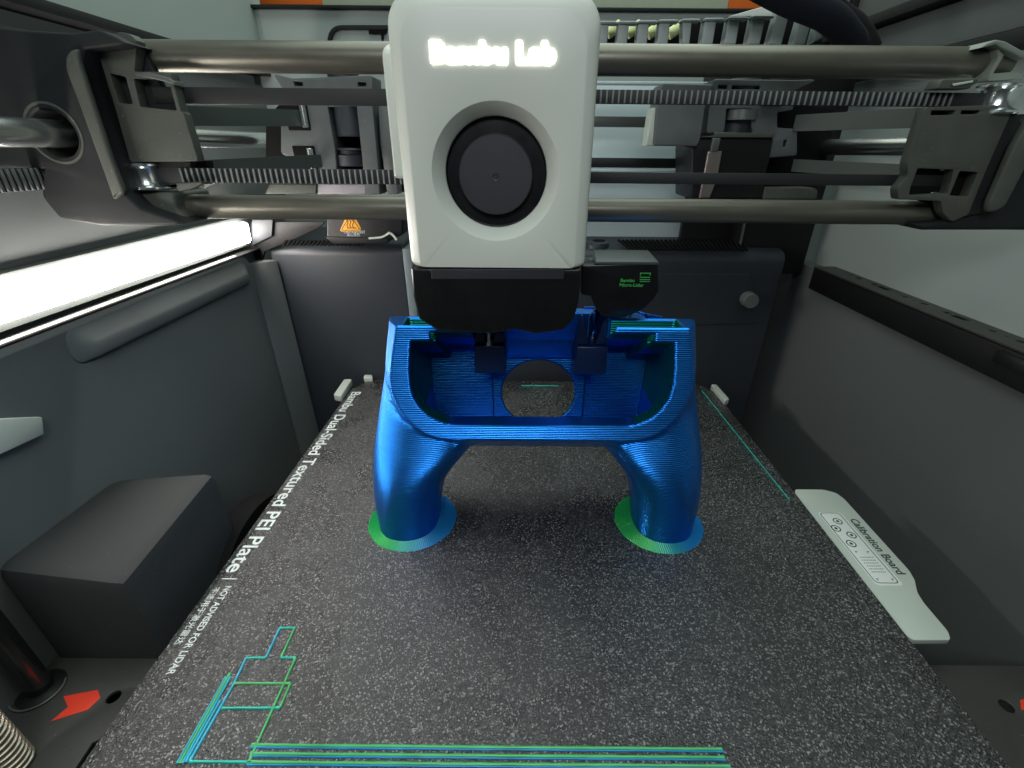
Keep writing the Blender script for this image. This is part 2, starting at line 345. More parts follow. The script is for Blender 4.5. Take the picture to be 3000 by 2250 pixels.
# floor sheet with hole
holesL = [circ(-12.72, 9.35, .28, 20)]
fl = prism('floor_sheet', [(-19, 1.5), (at(205, 1640, Z=FZ).x, 1.5), (at(198, 1602, Z=FZ).x, at(198, 1602, Z=FZ).y), (at(605, 1425, Z=FZ).x, YE-.02), (-19, YE-.02)], FZ-.15, FZ, 'XY', M_floor, holes=[circ(at(245, 1505, Z=FZ).x, at(245, 1505, Z=FZ).y, .24, 20)], bev=.03); struct(fl)
hr = at(2175, 1525, Z=FZ)
fr = prism('floor_sheet', [(11, 1.5), (20.2, 1.5), (20.2, YE), (12.9, YE)], FZ-.15, FZ, 'XY', M_floor, holes=[circ(hr.x, hr.y, .24, 20)], bev=.03); struct(fr)
stl = [at(u, v, Z=FZ+.012) for u, v in ((110, 1558), (147, 1527), (137, 1504), (211, 1490), (217, 1507), (190, 1533))]
s1 = prism('arrow_sticker', [(p.x, p.y) for p in stl], FZ+.004, FZ+.015, 'XY', M_red, bev=.004); tag(s1, 'red arrow shaped sticker on floor sheet beside the ringed guide rod', 'sticker')
stR = [at(u, v, Z=FZ+.012) for u, v in ((2203, 1512), (2240, 1505), (2260, 1540), (2206, 1533))]
s2 = prism('arrow_sticker', [(p.x, p.y) for p in stR], FZ+.004, FZ+.015, 'XY', M_red, bev=.004); tag(s2, 'red sticker on floor sheet cut off by the right photo edge', 'sticker')
g = at(90, 1488, Z=FZ)
gr = empty('guide_rod', (g.x, g.y, FZ)); tag(gr, 'dark vertical steel guide rod rising from the left floor sheet', 'rod')
rod('shaft', (g.x, g.y, -4), (g.x, g.y, 13), .36, M_steel, gr)
bm = bmesh.new(); bmesh.ops.create_circle(bm, radius=.1, segments=8); bm.free()
ring = []
for i in range(25):
    a = math.radians(-215+i*250/24); ring.append((g.x-.05+.74*math.cos(a), g.y-.05+.68*math.sin(a), FZ+.05))
tube('circlip', ring, .035, M_beam, gr, n=8, sub=2)
lathe('bearing_seat', [(0, 0), (.66, 0), (.66, .03), (.5, .08), (.4, .1), (0, .1)], (g.x, g.y, FZ+.005), (0, 0, 1), M_dark, gr)
ls = at(20, 1640, X=-15.4)
scr = empty('lead_screw', (ls.x, ls.y, ls.z-2)); tag(scr, 'threaded brass coloured lead screw at the lower left photo corner', 'screw')
bm = bmesh.new(); n = 20; pitch = .2; rings = []; steps = 50*10
for i in range(steps):
    z = -4+i*pitch/10; ph = i/10*2*math.pi; row = []
    for k in range(n):
        a = 2*math.pi*k/n; t = (a-ph)/(2*math.pi) % 1; r = .40+.09*min(1, max(-1, 2.2*math.cos(2*math.pi*t)))
        row.append(bm.verts.new((ls.x+r*math.cos(a), ls.y+r*math.sin(a), z)))
    rings.append(row)
for a, b in zip(rings, rings[1:]):
    for k in range(n): bm.faces.new((a[k], b[k], b[(k+1) % n], a[(k+1) % n]))
from_bm('thread', bm, M_screw, scr, ang=60)
# ------------------------------------------------------------------ LED bar
L_ = empty('light_bar', (XL, 18, 10.5)); tag(L_, 'glowing white light bar along the left wall', 'light bar')
ledb = prism('diffuser', rnd([(6, 9.95), (29.5, 9.80), (29.6, 11.0), (6, 11.2)], .25), XL-.02, XL+.42, 'YZ', M_led, L_, bev=.15)
box('backing', XL-.9, XL-.03, 5.5, 31.2, 9.55, 11.3, M_beam, L_)
box('trim_edge', XL-.02, XL+.47, 5.5, 30.6, 9.22, 9.34, M_pit, L_, bev=.06)
# ------------------------------------------------------------------ rear housing
H = empty('rear_housing', (0, 31, 4)); tag(H, 'wide slate grey plastic housing across the back below the rods', 'housing')
hx0, hx1, hx2 = at(586, 560, Y=30.3).x, at(872, 560, Y=30.3).x, at(1700, 570, Y=30.3).x
def hous(name, x0, x1, yf, zt):
    pts = [(yf, -9), (yf, zt-.75)]
    for k in range(7): a = math.pi/2*k/6; pts.append((yf+.75-.75*math.cos(a), zt-.75+.75*math.sin(a)))
    pts += [(34.2, zt+.5), (34.5, -9)]
    return prism(name, pts, x0, x1, 'YZ', M_housing, H, bev=.12)
hous('left_shell', hx0, hx1, YB, 9.55)
hous('right_shell', hx1+.02+.55, hx2, YB+.25, 9.3)
box('seam_post', hx1-.03, hx1+.56, YB-.1, 34, -9, 9.35, mat('seam_grey', (.16, .20, .215), .5), H, bev=.12)
dr = [(p.x, p.z) for p in (at(u, v, Y=30.4) for u, v in ((1290, 588), (1622, 592), (1640, 700), (1290, 706)))]
prism('hatch_door', rnd(dr, .25), YB+.17, YB+.30, 'XZ', M_housing, H, bev=.03)
kc = at(1622, 650, Y=29.9)
lathe('hatch_knob', [(0, .95), (.5, .95), (.52, .9), (.5, .1), (.46, 0), (0, 0)], (kc.x, YB-.55, kc.z), (0, 1, 0), M_wall, H)
for i in range(30):
    p = at(1337+i*9.2, 517, Z=9.75); q = at(1365+i*8.6, 539, Z=9.45)
    b_ = hexa('vent_rib', [(p.x-.09, p.y, p.z-.1), (p.x+.06, p.y, p.z-.1), (q.x+.06, q.y, q.z-.1), (q.x-.09, q.y, q.z-.1)],
              [(p.x-.09, p.y, p.z+.0), (p.x+.06, p.y, p.z+.0), (q.x+.06, q.y, q.z+.0), (q.x-.09, q.y, q.z+.0)], M_pit, H, bev=0)
for i in range(20):
    p = at(620+i*9, 518, Z=9.95); q = at(612+i*9, 528, Z=9.72)
    hexa('vent_rib', [(p.x-.1, p.y, p.z-.1), (p.x+.05, p.y, p.z-.1), (q.x+.05, q.y, q.z-.1), (q.x-.1, q.y, q.z-.1)],
         [(p.x-.1, p.y, p.z), (p.x+.05, p.y, p.z), (q.x+.05, q.y, q.z), (q.x-.1, q.y, q.z)], M_pit, H, bev=0)
pk = at(1290, 523, Z=9.6); lathe('round_boss', [(0, .1), (.75, .1), (.8, 0), (.8, -.3)], (pk.x, pk.y, 9.5), (0, 0, 1), M_housing, H)
lathe('boss_dark_disc', [(0, .12), (.42, .12), (.42, .05)], (pk.x+.2, pk.y+.5, 9.52), (0, 0, 1), M_pit, H)  # flat black disc on the boss, hole shade put into its colour
# ------------------------------------------------------------------ X rods
YR = 18.5
for nm, (u0, v0, u1, v1, r), lab in (('carbon_rod', (255, 122, 2172, 136, .455), 'thick grey metal rod crossing the top behind the tool head'),
                                ('carbon_rod', (375, 447, 2040, 459, .425), 'thick grey metal rod with specks crossing just above the rear housing')):
    a, b = at(u0, v0, Y=YR), at(u1, v1, Y=YR); z = (a.z+b.z)/2
    tag(rod(nm, (a.x, YR, z), (b.x, YR, z), r, M_rod), lab, 'rod')
# ------------------------------------------------------------------ belts
def belt(lab, u0, u1, v0, v1, Y, teeth_from=None, teeth_to=None):
    a, b = at(u0, v0, Y=Y), at(u1, v1, Y=Y); z0, z1 = b.z, a.z
    B = empty('drive_belt', (a.x, Y, (z0+z1)/2)); tag(B, lab, 'belt')
    box('belt_band', a.x, b.x, Y, Y+.09, z0, z1, M_belt, B, bev=.015)
    if teeth_from is not None:
        x = teeth_from
        proto = None; cnt = 0
        while x < teeth_to:
            if proto is None:
                proto = box('belt_tooth', x-.03, x+.03, Y-.075, Y-.001, z0+.01, z1-.01, M_tooth, B, bev=.015); cx0 = x
            else:
                c = proto.copy(); COL.objects.link(c); c.location.x = proto.location.x + (x-cx0)
            x += .2; cnt += 1
    return B
yb = 17.9
belt('upper toothed drive belt running right of tool head to the chrome pulley', 1280, 2150, 193, 232, yb, at(1285, 200, Y=yb).x, at(2060, 200, Y=yb).x)
belt('upper smooth drive belt running left of tool head', 325, 860, 187, 229, yb+.0)
belt('lower toothed drive belt running left from tool head to chrome pulley', 330, 900, 362, 399, yb, at(395, 380, Y=yb).x, at(880, 380, Y=yb).x)
belt('lower smooth drive belt running right of tool head', 1255, 2060, 371, 403, yb)
def sidebelt(lab, X, u0, u1, v0, v1, teeth):
    a = at(u0, v0, X=X); b = at(u1, v0, X=X); z1 = a.z; z0 = at(u0, v1, X=X).z
    B = empty('drive_belt', (X, a.y, z0)); tag(B, lab, 'belt')
    box('belt_band', X-.05, X+.05, min(a.y, b.y), max(a.y, b.y), z0, z1, M_belt, B, bev=.015)
    if teeth:
        y = min(a.y, b.y); proto = None; y0 = y
        while y < max(a.y, b.y):
            if proto is None: proto = box('belt_tooth', X+.051, X+.12, y, y+.09, z0+.01, z1-.01, M_tooth, B, bev=.01)
            else:
                c = proto.copy(); COL.objects.link(c); c.location.y = proto.location.y+(y-y0)
            y += .2
sidebelt('toothed belt running forward past the left bracket', -16.7, -40, 120, 366, 420, True)
# long smooth return belts converging to the rear
def band(lab, p0, p1, p2, p3):
    o = hexa('return_belt', [p0[0], p0[1], p0[2], p0[3]], [Vector(q)+Vector((0, .08, 0)) for q in p0], M_ret, bev=0); tag(o, lab, 'belt'); return o
def bandq(lab, near, far, Xn, Xf, Yf, hgt):
    a, b = at(*near, X=Xn), at(*far, Y=Yf)
    o = hexa('return_belt', [a, (a.x, a.y, a.z-hgt), (b.x, b.y, b.z-hgt), b], [(a.x+.08, a.y+.02, a.z), (a.x+.08, a.y+.02, a.z-hgt), (b.x+.08, b.y+.02, b.z-hgt), (b.x+.08, b.y+.02, b.z)], M_ret, bev=0)
    tag(o, lab, 'belt')
bandq('grey return belt above left chrome rod', (395, 228), (645, 237), -14.6, -13.1, 27.5, .75)
bandq('grey return belt below left chrome rod', (425, 346), (690, 334), -14.6, -12.9, 27.5, .62)
bandq('grey return belt above right chrome rod', (1995, 232), (1720, 248), 16.4, 14.6, 27.5, .75)
bandq('grey return belt below right chrome rod', (1975, 356), (1715, 344), 16.4, 14.6, 27.5, .6)
# ------------------------------------------------------------------ chrome Y rods
rl = at(300, 293, X=-15.5); tag(rod('chrome_rod', (-15.5, 9, rl.z-.02), (-15.5, 33.0, rl.z-.02), .40, M_chrome), 'shiny chrome rod running front to back on the left side', 'rod')
rr = at(1850, 318, X=17); tag(rod('chrome_rod', (17, 9, rr.z), (17, 32.4, rr.z), .40, M_chrome), 'shiny chrome rod running front to back on the right side', 'rod')
# ------------------------------------------------------------------ left gantry bracket
Z7 = zm(100, 50, 2.476)
YF = 17.5
LB = empty('gantry_bracket', (-13.5, 18.5, 15)); tag(LB, 'grey bracket holding rod ends and chrome pulley on the left', 'bracket')
P = lambda pts, Y=YF, z=Z7: XZ(z(pts), Y)
prism('bracket_face', rnd(P([(462, 240), (610, 112), (690, 125), (740, 170), (720, 400), (985, 405), (1060, 690), (1080, 700), (1185, 1042), (700, 1047), (600, 690)]), .08, 2), YF, YF+.4, 'XZ', M_bracket, LB,
      holes=[rnd(P([(540, 402), (665, 428), (722, 638), (612, 628)]), .06, 2), rnd(P([(715, 440), (975, 440), (1040, 684), (765, 655)]), .06, 2)], bev=.02)
prism('bracket_back', P([(330, 200), (700, 180), (960, 700), (1080, 1040), (1080, 1200), (660, 1270), (560, 1000)]), YF+.42, YF+.7, 'XZ', M_bracketd, LB, bev=.03)
prism('outer_rib', rnd(P([(222, 380), (220, 290), (255, 240), (305, 225), (322, 330), (440, 690), (560, 1040), (650, 1275), (570, 1330), (500, 1130), (330, 660)], 16.72), .1, 3), 16.72, 16.95, 'XZ', M_bracket, LB, bev=.09)
prism('rib_channel', P([(305, 200), (465, 240), (700, 1050), (600, 1060), (560, 1040), (322, 330)]), YF+.35, YF+1.3, 'XZ', M_bracketd, LB, bev=.03)
prism('bracket_foot', rnd(P([(560, 1330), (640, 1282), (960, 1272), (1000, 1290), (1020, 1400), (1110, 1475), (1060, 1502), (900, 1498), (740, 1430), (640, 1380)]), .12, 4), YF+.1, YF+2.2, 'XZ', M_bracket, LB, bev=.12)
# dark bearing body with a round opening
bl = [(u/1.0, v/1.0) for u, v in ((-60, 60), (60, 72), (160, 78), (215, 70), (260, 90), (175, 100), (170, 165), (262, 418), (300, 455), (380, 482), (215, 482), (130, 468), (95, 425), (100, 360), (-60, 350))]
hc = at(78, 297, Y=16.9)
prism('bearing_block', rnd(XZ(bl, 16.9), .1, 2), 16.9, 19.6, 'XZ', M_bracketd, LB, holes=[circ(-15.5, rl.z-.02, .78, 36)], bev=.08)
lathe('bearing_lip', [(.80, .1), (.83, -.02), (.9, -.02), (.92, .1)], (-15.5, 16.9, rl.z-.02), (0, 1, 0), M_bracket, LB)
lathe('bearing_seal', [(.79, .9), (.45, .9), (.42, .8)], (-15.5, 16.9, rl.z-.02), (0, 1, 0), M_pit, LB)
def pulley(u0, u1, v0, v1, Y, par, lab=None):
    c = at((u0+u1)/2, (v0+v1)/2, Y=Y); a = at(u0, (v0+v1)/2, Y=Y); b = at(u1, (v0+v1)/2, Y=Y); R = (b.x-a.x)/2
    h = at((u0+u1)/2, v0, Y=Y).z-at((u0+u1)/2, v1, Y=Y).z
    return lathe('idler_pulley', [(0, 0), (R*1.05, 0), (R*1.12, .04), (R*1.12, .1), (R*.86, .17), (R*.8, .25), (R*.8, h-.25), (R*.86, h-.17), (R*1.1, h-.1), (R*1.1, h-.03), (R, h), (0, h)], (c.x, Y+.35, c.z-h/2), (0, 0, 1), M_chrome, par, n=40)
pulley(266, 335, 352, 411, YF+.1, LB)
prism('pulley_pocket', P([(568, 1046), (1182, 1046), (1215, 1215), (1060, 1235), (640, 1265)]), YF+.75, YF+.9, 'XZ', M_pit, LB, bev=.02)
pulley(285, 330, 172, 240, YF+.6, LB)
prism('belt_guide', P([(1040, 1205), (1225, 1195), (1230, 1212), (1160, 1245), (1060, 1262)]), YF-.1, YF+.8, 'XZ', M_bracket, LB, bev=.03)
prism('top_clip', P([(740, 400), (830, 400), (985, 440), (1020, 470), (1030, 495), (960, 470), (820, 440), (745, 430)]), YF-.05, YF+.5, 'XZ', M_beam, LB, bev=.03)
# ------------------------------------------------------------------ right gantry bracket
Z6 = zm(2500, 50, 2.476)
RB = empty('gantry_bracket', (15.5, 18.5, 15)); tag(RB, 'grey bracket holding rod ends and chrome pulley on the right', 'bracket')
Q = lambda pts, Y=YF: XZ(Z6(pts), Y)
prism('bracket_face', rnd(Q([(505, 728), (530, 658), (1148, 640), (1138, 705), (960, 1110), (832, 1430), (720, 1480), (655, 1420), (640, 1330), (330, 1320), (325, 1245), (400, 1150), (398, 1060), (455, 880)]), .08, 2), YF, YF+.4, 'XZ', M_bracket, RB,
      holes=[rnd(Q([(772, 1112), (912, 1122), (835, 1310), (693, 1298)]), .06, 2), rnd(Q([(565, 672), (748, 672), (730, 715), (555, 717)]), .05, 2), rnd(Q([(782, 672), (930, 672), (912, 708), (774, 711)]), .05, 2),
             rnd(Q([(465, 1092), (735, 1102), (690, 1285), (400, 1300), (410, 1240)]), .06, 2)], bev=.02)
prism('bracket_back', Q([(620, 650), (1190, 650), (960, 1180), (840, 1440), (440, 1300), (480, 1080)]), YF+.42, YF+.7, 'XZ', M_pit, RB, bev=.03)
prism('rib_channel', Q([(1138, 706), (1300, 700), (1235, 840), (985, 1415), (800, 1452), (962, 1110)]), YF+.05, YF+.35, 'XZ', M_bracketd, RB, bev=.03)
prism('outer_rib', rnd(Q([(1300, 700), (1300, 1010), (1110, 1370), (1040, 1412), (985, 1418), (990, 1350), (1170, 940), (1240, 820)], 17.1), .1, 3), 17.1, 17.4, 'XZ', M_bracket, RB, bev=.09)
prism('bearing_block', rnd(Q([(478, 1508), (700, 1482), (840, 1440), (985, 1420), (1110, 1372), (1300, 1010), (1500, 1010), (1500, 1555), (1120, 1552), (520, 1552)]), .1, 3), YF+.2, YF+1.4, 'XZ', M_bracketd, RB, bev=.1)
M_collar = mat('collar_nylon', (.22, .25, .21), .6, bump=.5, bscale=30)
prism('rod_collar', rnd(Q([(965, 215), (1010, 180), (1080, 152), (1150, 165), (1300, 250), (1300, 300), (1180, 240), (1120, 215), (1080, 185), (1020, 205)]), .05, 2), YF+.2, YF+1.6, 'XZ', M_collar, RB, bev=.04)
prism('collar_strut', rnd(Q([(1115, 215), (1165, 262), (1080, 400), (1210, 388), (1300, 400), (1300, 440), (1035, 455), (1045, 420), (1115, 290)]), .05, 2), YF+.3, YF+.9, 'XZ', M_collar, RB, bev=.03)
prism('collar_web', Q([(1120, 230), (1320, 260), (1320, 420), (1060, 430)]), YF+.92, YF+1.5, 'XZ', M_pit, RB, bev=.02)
pulley(2135, 2215, 179, 247, YF+.1, RB)
pulley(2005, 2060, 362, 422, YF+.5, RB)
prism('top_clip', rnd(Q([(590, 522), (640, 452), (900, 450), (890, 480), (850, 500), (835, 522)]), .05, 2), YF-.05, YF+.5, 'XZ', M_bracket, RB, bev=.03)
prism('clip_bar', Q([(695, 488), (848, 462), (846, 478), (706, 505)]), YF-.12, YF-.06, 'XZ', M_board, RB, bev=.02)
# ------------------------------------------------------------------ rear mounts
Z4 = zm(700, 200, 3.19); Z5 = zm(1700, 200, 2.765)
YM = 27.5
LM = empty('rear_motor_mount', (-9.5, 28, 14)); tag(LM, 'grey cast mount with belt pulleys at the rear left', 'mount')
A4 = lambda pts, Y=YM: XZ(Z4(pts), Y)
A5 = lambda pts, Y=YM: XZ(Z5(pts), Y)
prism('mount_face', rnd(A4([(330, 62), (500, 105), (1240, 75), (1240, 340), (820, 350), (890, 760), (905, 930), (905, 1180), (740, 1180), (700, 930), (400, 790), (400, 525), (620, 345), (410, 180)]), .1, 3), YM, YM+1.6, 'XZ', M_rear, LM,
      holes=[rnd(A4([(500, 112), (600, 112), (606, 176), (512, 176)]), .05, 2), rnd(A4([(1100, 118), (1196, 120), (1196, 180), (1103, 180)]), .05, 2)], bev=.05)
prism('mount_post', A4([(1103, 340), (1250, 340), (1310, 940), (1320, 1180), (1175, 1180), (1165, 930)]), YM-.1, YM+1.2, 'XZ', M_rear, LM, bev=.05)
prism('mount_rail', A4([(1290, 340), (1420, 340), (1480, 1180), (1375, 1180), (1310, 700)]), YM+.2, YM+1.2, 'XZ', M_beam, LM, bev=.05)
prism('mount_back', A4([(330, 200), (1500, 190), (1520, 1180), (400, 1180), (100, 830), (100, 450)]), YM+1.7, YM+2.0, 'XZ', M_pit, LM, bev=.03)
c = at(*Z4([(1010, 400)])[0], Y=YM+.6)
c2 = at(*Z4([(1010, 640)])[0], Y=YM+.6)
rod('drive_pulley', (c.x, YM+.8, c2.z), (c.x, YM+.8, c.z+2), .78, M_housing, LM)
c3 = at(*Z4([(1030, 745)])[0], Y=YM+.6); c4 = at(*Z4([(1030, 915)])[0], Y=YM+.6)
lathe('shaft_coupler', [(0, 0), (.8, 0), (.84, .05), (.84, (c3.z-c4.z)*.6), (.66, (c3.z-c4.z)*.65), (.66, (c3.z-c4.z)*.85), (.85, (c3.z-c4.z)*.9), (.8, c3.z-c4.z), (0, c3.z-c4.z)], (c3.x, YM+.8, c4.z), (0, 0, 1), M_housing, LM)
for pt in ((605, 440), (680, 855)):
    c = at(*Z4([pt])[0], Y=YM-.1); rod('roller_pin', (c.x, YM-.1, c.z-.55), (c.x, YM-.1, c.z+.55), .17, M_chrome, LM)
    box('roller_dark_patch', c.x-.95, c.x+.22, YM-.05, YM+.12, c.z-.68, c.z+.66, M_pit, LM, bev=.03)  # black box flush on the mount, slot shade painted as colour
prism('lower_lip', A4([(285, 1085), (725, 1085), (722, 1175), (240, 1175)], YM-.2), YM-.2, YM+.8, 'XZ', M_bracket, LM, bev=.06)
prism('lower_block', A4([(735, 1085), (1220, 1088), (1220, 1178), (730, 1178)], YM-.1), YM-.1, YM+1, 'XZ', mat('mauve_plastic', (.30, .27, .30), .5), LM, bev=.05)  # block in an even mauve grey
# purge motor box with warning sticker
PM = empty('stepper_motor', (-8.6, 28.6, 9.5)); tag(PM, 'black motor carrying the orange hot surface warning sticker', 'motor')
YW = 28.2
prism('motor_body', rnd(A4([(820, 1380), (1530, 1380), (1530, 1560), (1390, 1610), (1220, 1640), (880, 1640), (820, 1600)], YW), .15, 3), YW, YW+3, 'XZ', M_dark, PM, bev=.1)
prism('motor_flange', A4([(800, 1575), (1400, 1590), (1380, 1640), (880, 1645)], YW-.15), YW-.15, YW+2.5, 'XZ', M_dark, PM, bev=.05)
stp = [(944, 1518), (985, 1420), (1010, 1375), (1045, 1355), (1075, 1375), (1140, 1495), (1130, 1525), (960, 1527)]
prism('warning_sticker', rnd(A4(stp, YW-.03), .06, 3), YW-.03, YW-.005, 'XZ', M_orange, PM, bev=.005)
def ring_tri(name, pts, w_, Y, m, par):
    o2 = A4(pts, Y); cx_ = sum(p[0] for p in o2)/len(o2); cy_ = sum(p[1] for p in o2)/len(o2)
    o3 = [(cx_+(x-cx_)*(1-w_), cy_+(y-cy_)*(1-w_)) for x, y in o2]
    return prism(name, rnd(o2, .05, 3), Y, Y+.012, 'XZ', m, par, holes=[rnd(o3, .04, 3)], bev=.003)
ring_tri('warning_border', [(955, 1508), (1040, 1368), (1130, 1500), (1122, 1514), (964, 1516)], .10, YW-.045, M_brown, PM)
for k in (-1, 0, 1):
    c = at(*Z4([(1040+k*26, 1460)])[0], Y=YW-.05)
    tube('heat_wave', [(c.x-.02, YW-.04, c.z+.27), (c.x+.05, YW-.04, c.z+.12), (c.x-.05, YW-.04, c.z-.05), (c.x+.03, YW-.04, c.z-.2)], .022, M_brown, PM, n=6)
c = at(*Z4([(1010, 1492)])[0], Y=YW-.05); box('heat_bar', c.x, c.x+.55, YW-.06, YW-.035, c.z-.03, c.z+.02, M_brown, PM, bev=0)
c = at(*Z4([(980, 1542)])[0], Y=YW-.03); text('warning_text', 'CAUTION HOT', (c.x, YW-.02, c.z), (1, 0, 0), (0, 0, 1), 1.28, .16, M_lettering, PM, off=.01)
c = at(*Z4([(1010, 1570)])[0], Y=YW-.03); text('warning_text', '当心烫伤', (c.x, YW-.02, c.z), (1, 0, 0), (0, 0, 1), .78, .19, M_lettering, PM, off=.0)
ct = [at(*p, Y=28.0) for p in Z4([(1215, 1590), (1330, 1580), (1385, 1555), (1405, 1540), (1440, 1560), (1475, 1605)])]
tag(tube('cable_tie', ct, .07, M_board, n=8), 'pale curled cable tie beside the black motor', 'cable tie')
# right rear mount
RM = empty('rear_motor_mount', (11, 28, 14)); tag(RM, 'grey cast mount with black stepper motor at the rear right', 'mount')
prism('mount_face', rnd(A5([(1090, 95), (1720, 105), (1890, 100), (1800, 140), (1720, 180), (1720, 330), (1590, 350), (1590, 490), (1750, 500), (1750, 700), (1500, 720), (1400, 700), (1400, 320), (1180, 320), (1160, 515), (1030, 520), (1050, 320), (1090, 180)]), .1, 2), YM, YM+1.6, 'XZ', M_rear, RM,
      holes=[rnd(A5([(1112, 130), (1200, 130), (1196, 180), (1106, 180)]), .05, 2), rnd(A5([(1225, 132), (1470, 132), (1465, 180), (1220, 180)]), .05, 2), rnd(A5([(1645, 575), (1685, 570), (1672, 645), (1630, 645)]), .05, 2)], bev=.05)
prism('cast_arm', rnd(A5([(665, 120), (1080, 130), (1010, 320), (975, 560), (950, 632), (600, 628), (625, 320), (650, 180)], YM-.5), .1, 2), YM-.5, YM+1.2, 'XZ', M_rear, RM, bev=.06)
prism('arm_edge', A5([(580, 320), (640, 320), (602, 630), (535, 628)], YM-.1), YM-.1, YM+1, 'XZ', M_board, RM, bev=.05)
prism('mount_plate', A5([(1083, 516), (1590, 525), (1560, 562), (970, 560), (1085, 545)], YM-.3), YM-.3, YM+1.6, 'XZ', M_bracket, RM, bev=.05)
prism('motor_body', rnd(A5([(965, 563), (1570, 566), (1545, 700), (1500, 870), (1490, 1060), (900, 1060), (905, 640)], YM-.1), .12, 3), YM-.1, YM+3, 'XZ', M_dark, RM, bev=.1)
prism('motor_edge', A5([(1075, 565), (1140, 565), (1115, 675), (1060, 675)], YM-.35), YM-.35, YM-.12, 'XZ', M_beam, RM, bev=.04)
prism('motor_edge', A5([(1035, 675), (1150, 670), (1110, 900), (1050, 1050), (965, 1050), (1010, 830)], YM-.3), YM-.3, YM-.12, 'XZ', mat('motor_silver', (.34, .29, .27), .35, metal=.6), RM, bev=.06)
prism('mount_back', A5([(1090, 190), (2060, 330), (2050, 450), (1990, 760), (1500, 1050), (1100, 1050)], YM+1.8), YM+1.8, YM+2.2, 'XZ', M_pit, RM, bev=.03)
c = at(*Z5([(1290, 380)])[0], Y=YM+.6); rod('drive_pulley', (c.x, YM+.9, c.z-1.1), (c.x, YM+.9, c.z+1.6), .85, M_housing, RM)
lathe('pulley_collar', [(0, 0), (.75, 0), (.75, .45), (0, .45)], (c.x-.05, YM+.2, c.z-.25), (0, 0, 1), M_beam, RM)
prism('foot_block', rnd(A5([(1500, 965), (1890, 968), (1925, 990), (1915, 1060), (1480, 1060)], YM-.2), .08, 2), YM-.2, YM+1, 'XZ', M_bracket, RM, bev=.05)
box('mount_screw', at(*Z5([(1700, 90)])[0], Y=YM-.3).x-1.1, at(*Z5([(1700, 90)])[0], Y=YM-.3).x, YM-.5, YM, 17.3, 17.4, M_board, RM, bev=.02)
# rear cross bars and back panel
for (u0, u1, v0, v1, Y, m_, lab) in (
        (1270, 1410, 250, 275, 31, M_beam, 'grey metal cross bar right of the tool head, upper one'),
        (1262, 1505, 340, 364, 31, M_dark, 'dark cross bar right of the tool head, above the smooth belt'),
        (1262, 1505, 365, 372, 30.8, M_back, 'thin pale trim strip under the dark cross bar'),
        (1270, 1560, 174, 184, 29.5, M_back, 'thin pale rail just under the right upper rod')):
    a, b = at(u0-60, v0, Y=Y), at(u1, v1, Y=Y)
    tag(box('cross_bar', a.x, b.x, Y, Y+.6, b.z, a.z, m_, bev=.04), lab, 'cross bar')
a, b = at(1240, 178, Y=33.5), at(1480, 560, Y=33.5)
tag(box('back_panel', a.x-2, b.x, 33.5, 33.9, b.z, a.z, M_back, bev=.03), 'pale blue grey panel at the back right of the tool head', 'panel')
a, b = at(1482, 440, Y=32.5), at(1602, 530, Y=32.5)
fc = empty('rear_frame_column', (15, 33, 10)); tag(fc, 'black frame column in the rear right corner', 'column')
box('column_plate', a.x, b.x, 32.5, 33, b.z-1, a.z+8, M_dark, fc)
a, b = at(1607, 440, Y=31.6), at(1730, 560, Y=31.6)
box('column_plate', a.x, b.x+.3, 31.6, 33, b.z-1, a.z+8, M_dark, fc)
rodp = at(1606, 500, Y=31.4); box('column_edge', rodp.x-.03, rodp.x+.03, 31.35, 31.6, rodp.z-1.2, rodp.z+4, M_beam, fc, bev=0)
# left rear shelf corner next to the light bar
p = [at(u, v, Z=9.6) for u, v in ((548, 480), (700, 478), (640, 505), (560, 525))]
sh = empty('rear_left_bracket', (-15, 30, 9)); tag(sh, 'dark bracket plate at the end of the light bar', 'bracket')
a, b = at(548, 474, Y=30.4), at(705, 540, Y=30.4)
prism('bracket_plate', XZ([(545, 478), (706, 478), (690, 492), (640, 515), (575, 542), (560, 600), (545, 600)], 30.28), 30.05, 30.28, 'XZ', M_dark, sh, bev=.03)
prism('bracket_end', XZ([(545, 474), (590, 474), (588, 510), (546, 530)], 29.9), 29.85, 30.02, 'XZ', M_housing, sh, bev=.03)
# ------------------------------------------------------------------ cable chain
CH = empty('cable_chain', (8, 24, 20)); tag(CH, 'grey cable carrier chain with open links above the right rod', 'cable chain')
Z8 = zm(2000, 0, 2.212)
YC = 22
lk = [(1680, 1735), (1790, 1860), (1915, 1985), (2060, 2115)]
Z2 = zm(1000, 0, 2.212)
def link_seg(quad, Y, m=M_chain):
    prism('chain_link', rnd(XZ(quad, Y), .06, 2), Y, Y+.5, 'XZ', m, CH, bev=.05)
segs = [(Z2, [(1672, 150), (1735, 150), (1722, 290), (1655, 290)]), (Z2, [(1795, 150), (1868, 148), (1850, 290), (1782, 290)]), (Z2, [(1925, 145), (1998, 142), (1980, 290), (1910, 290)]), (Z2, [(2062, 140), (2135, 136), (2115, 290), (2045, 290)]),
        (Z8, [(0, 135), (62, 130), (45, 290), (0, 290)]), (Z8, [(145, 130), (222, 126), (195, 290), (118, 290)]), (Z8, [(300, 122), (375, 118), (345, 290), (268, 290)]), (Z8, [(455, 112), (540, 105), (500, 290), (418, 290)]),
        (Z8, [(620, 60), (700, 62), (640, 295), (555, 290)]), (Z8, [(775, 80), (845, 105), (795, 290), (715, 290)]), (Z8, [(885, 125), (915, 160), (905, 250), (840, 280)])]
for z_, q in segs: link_seg(z_(q), YC)
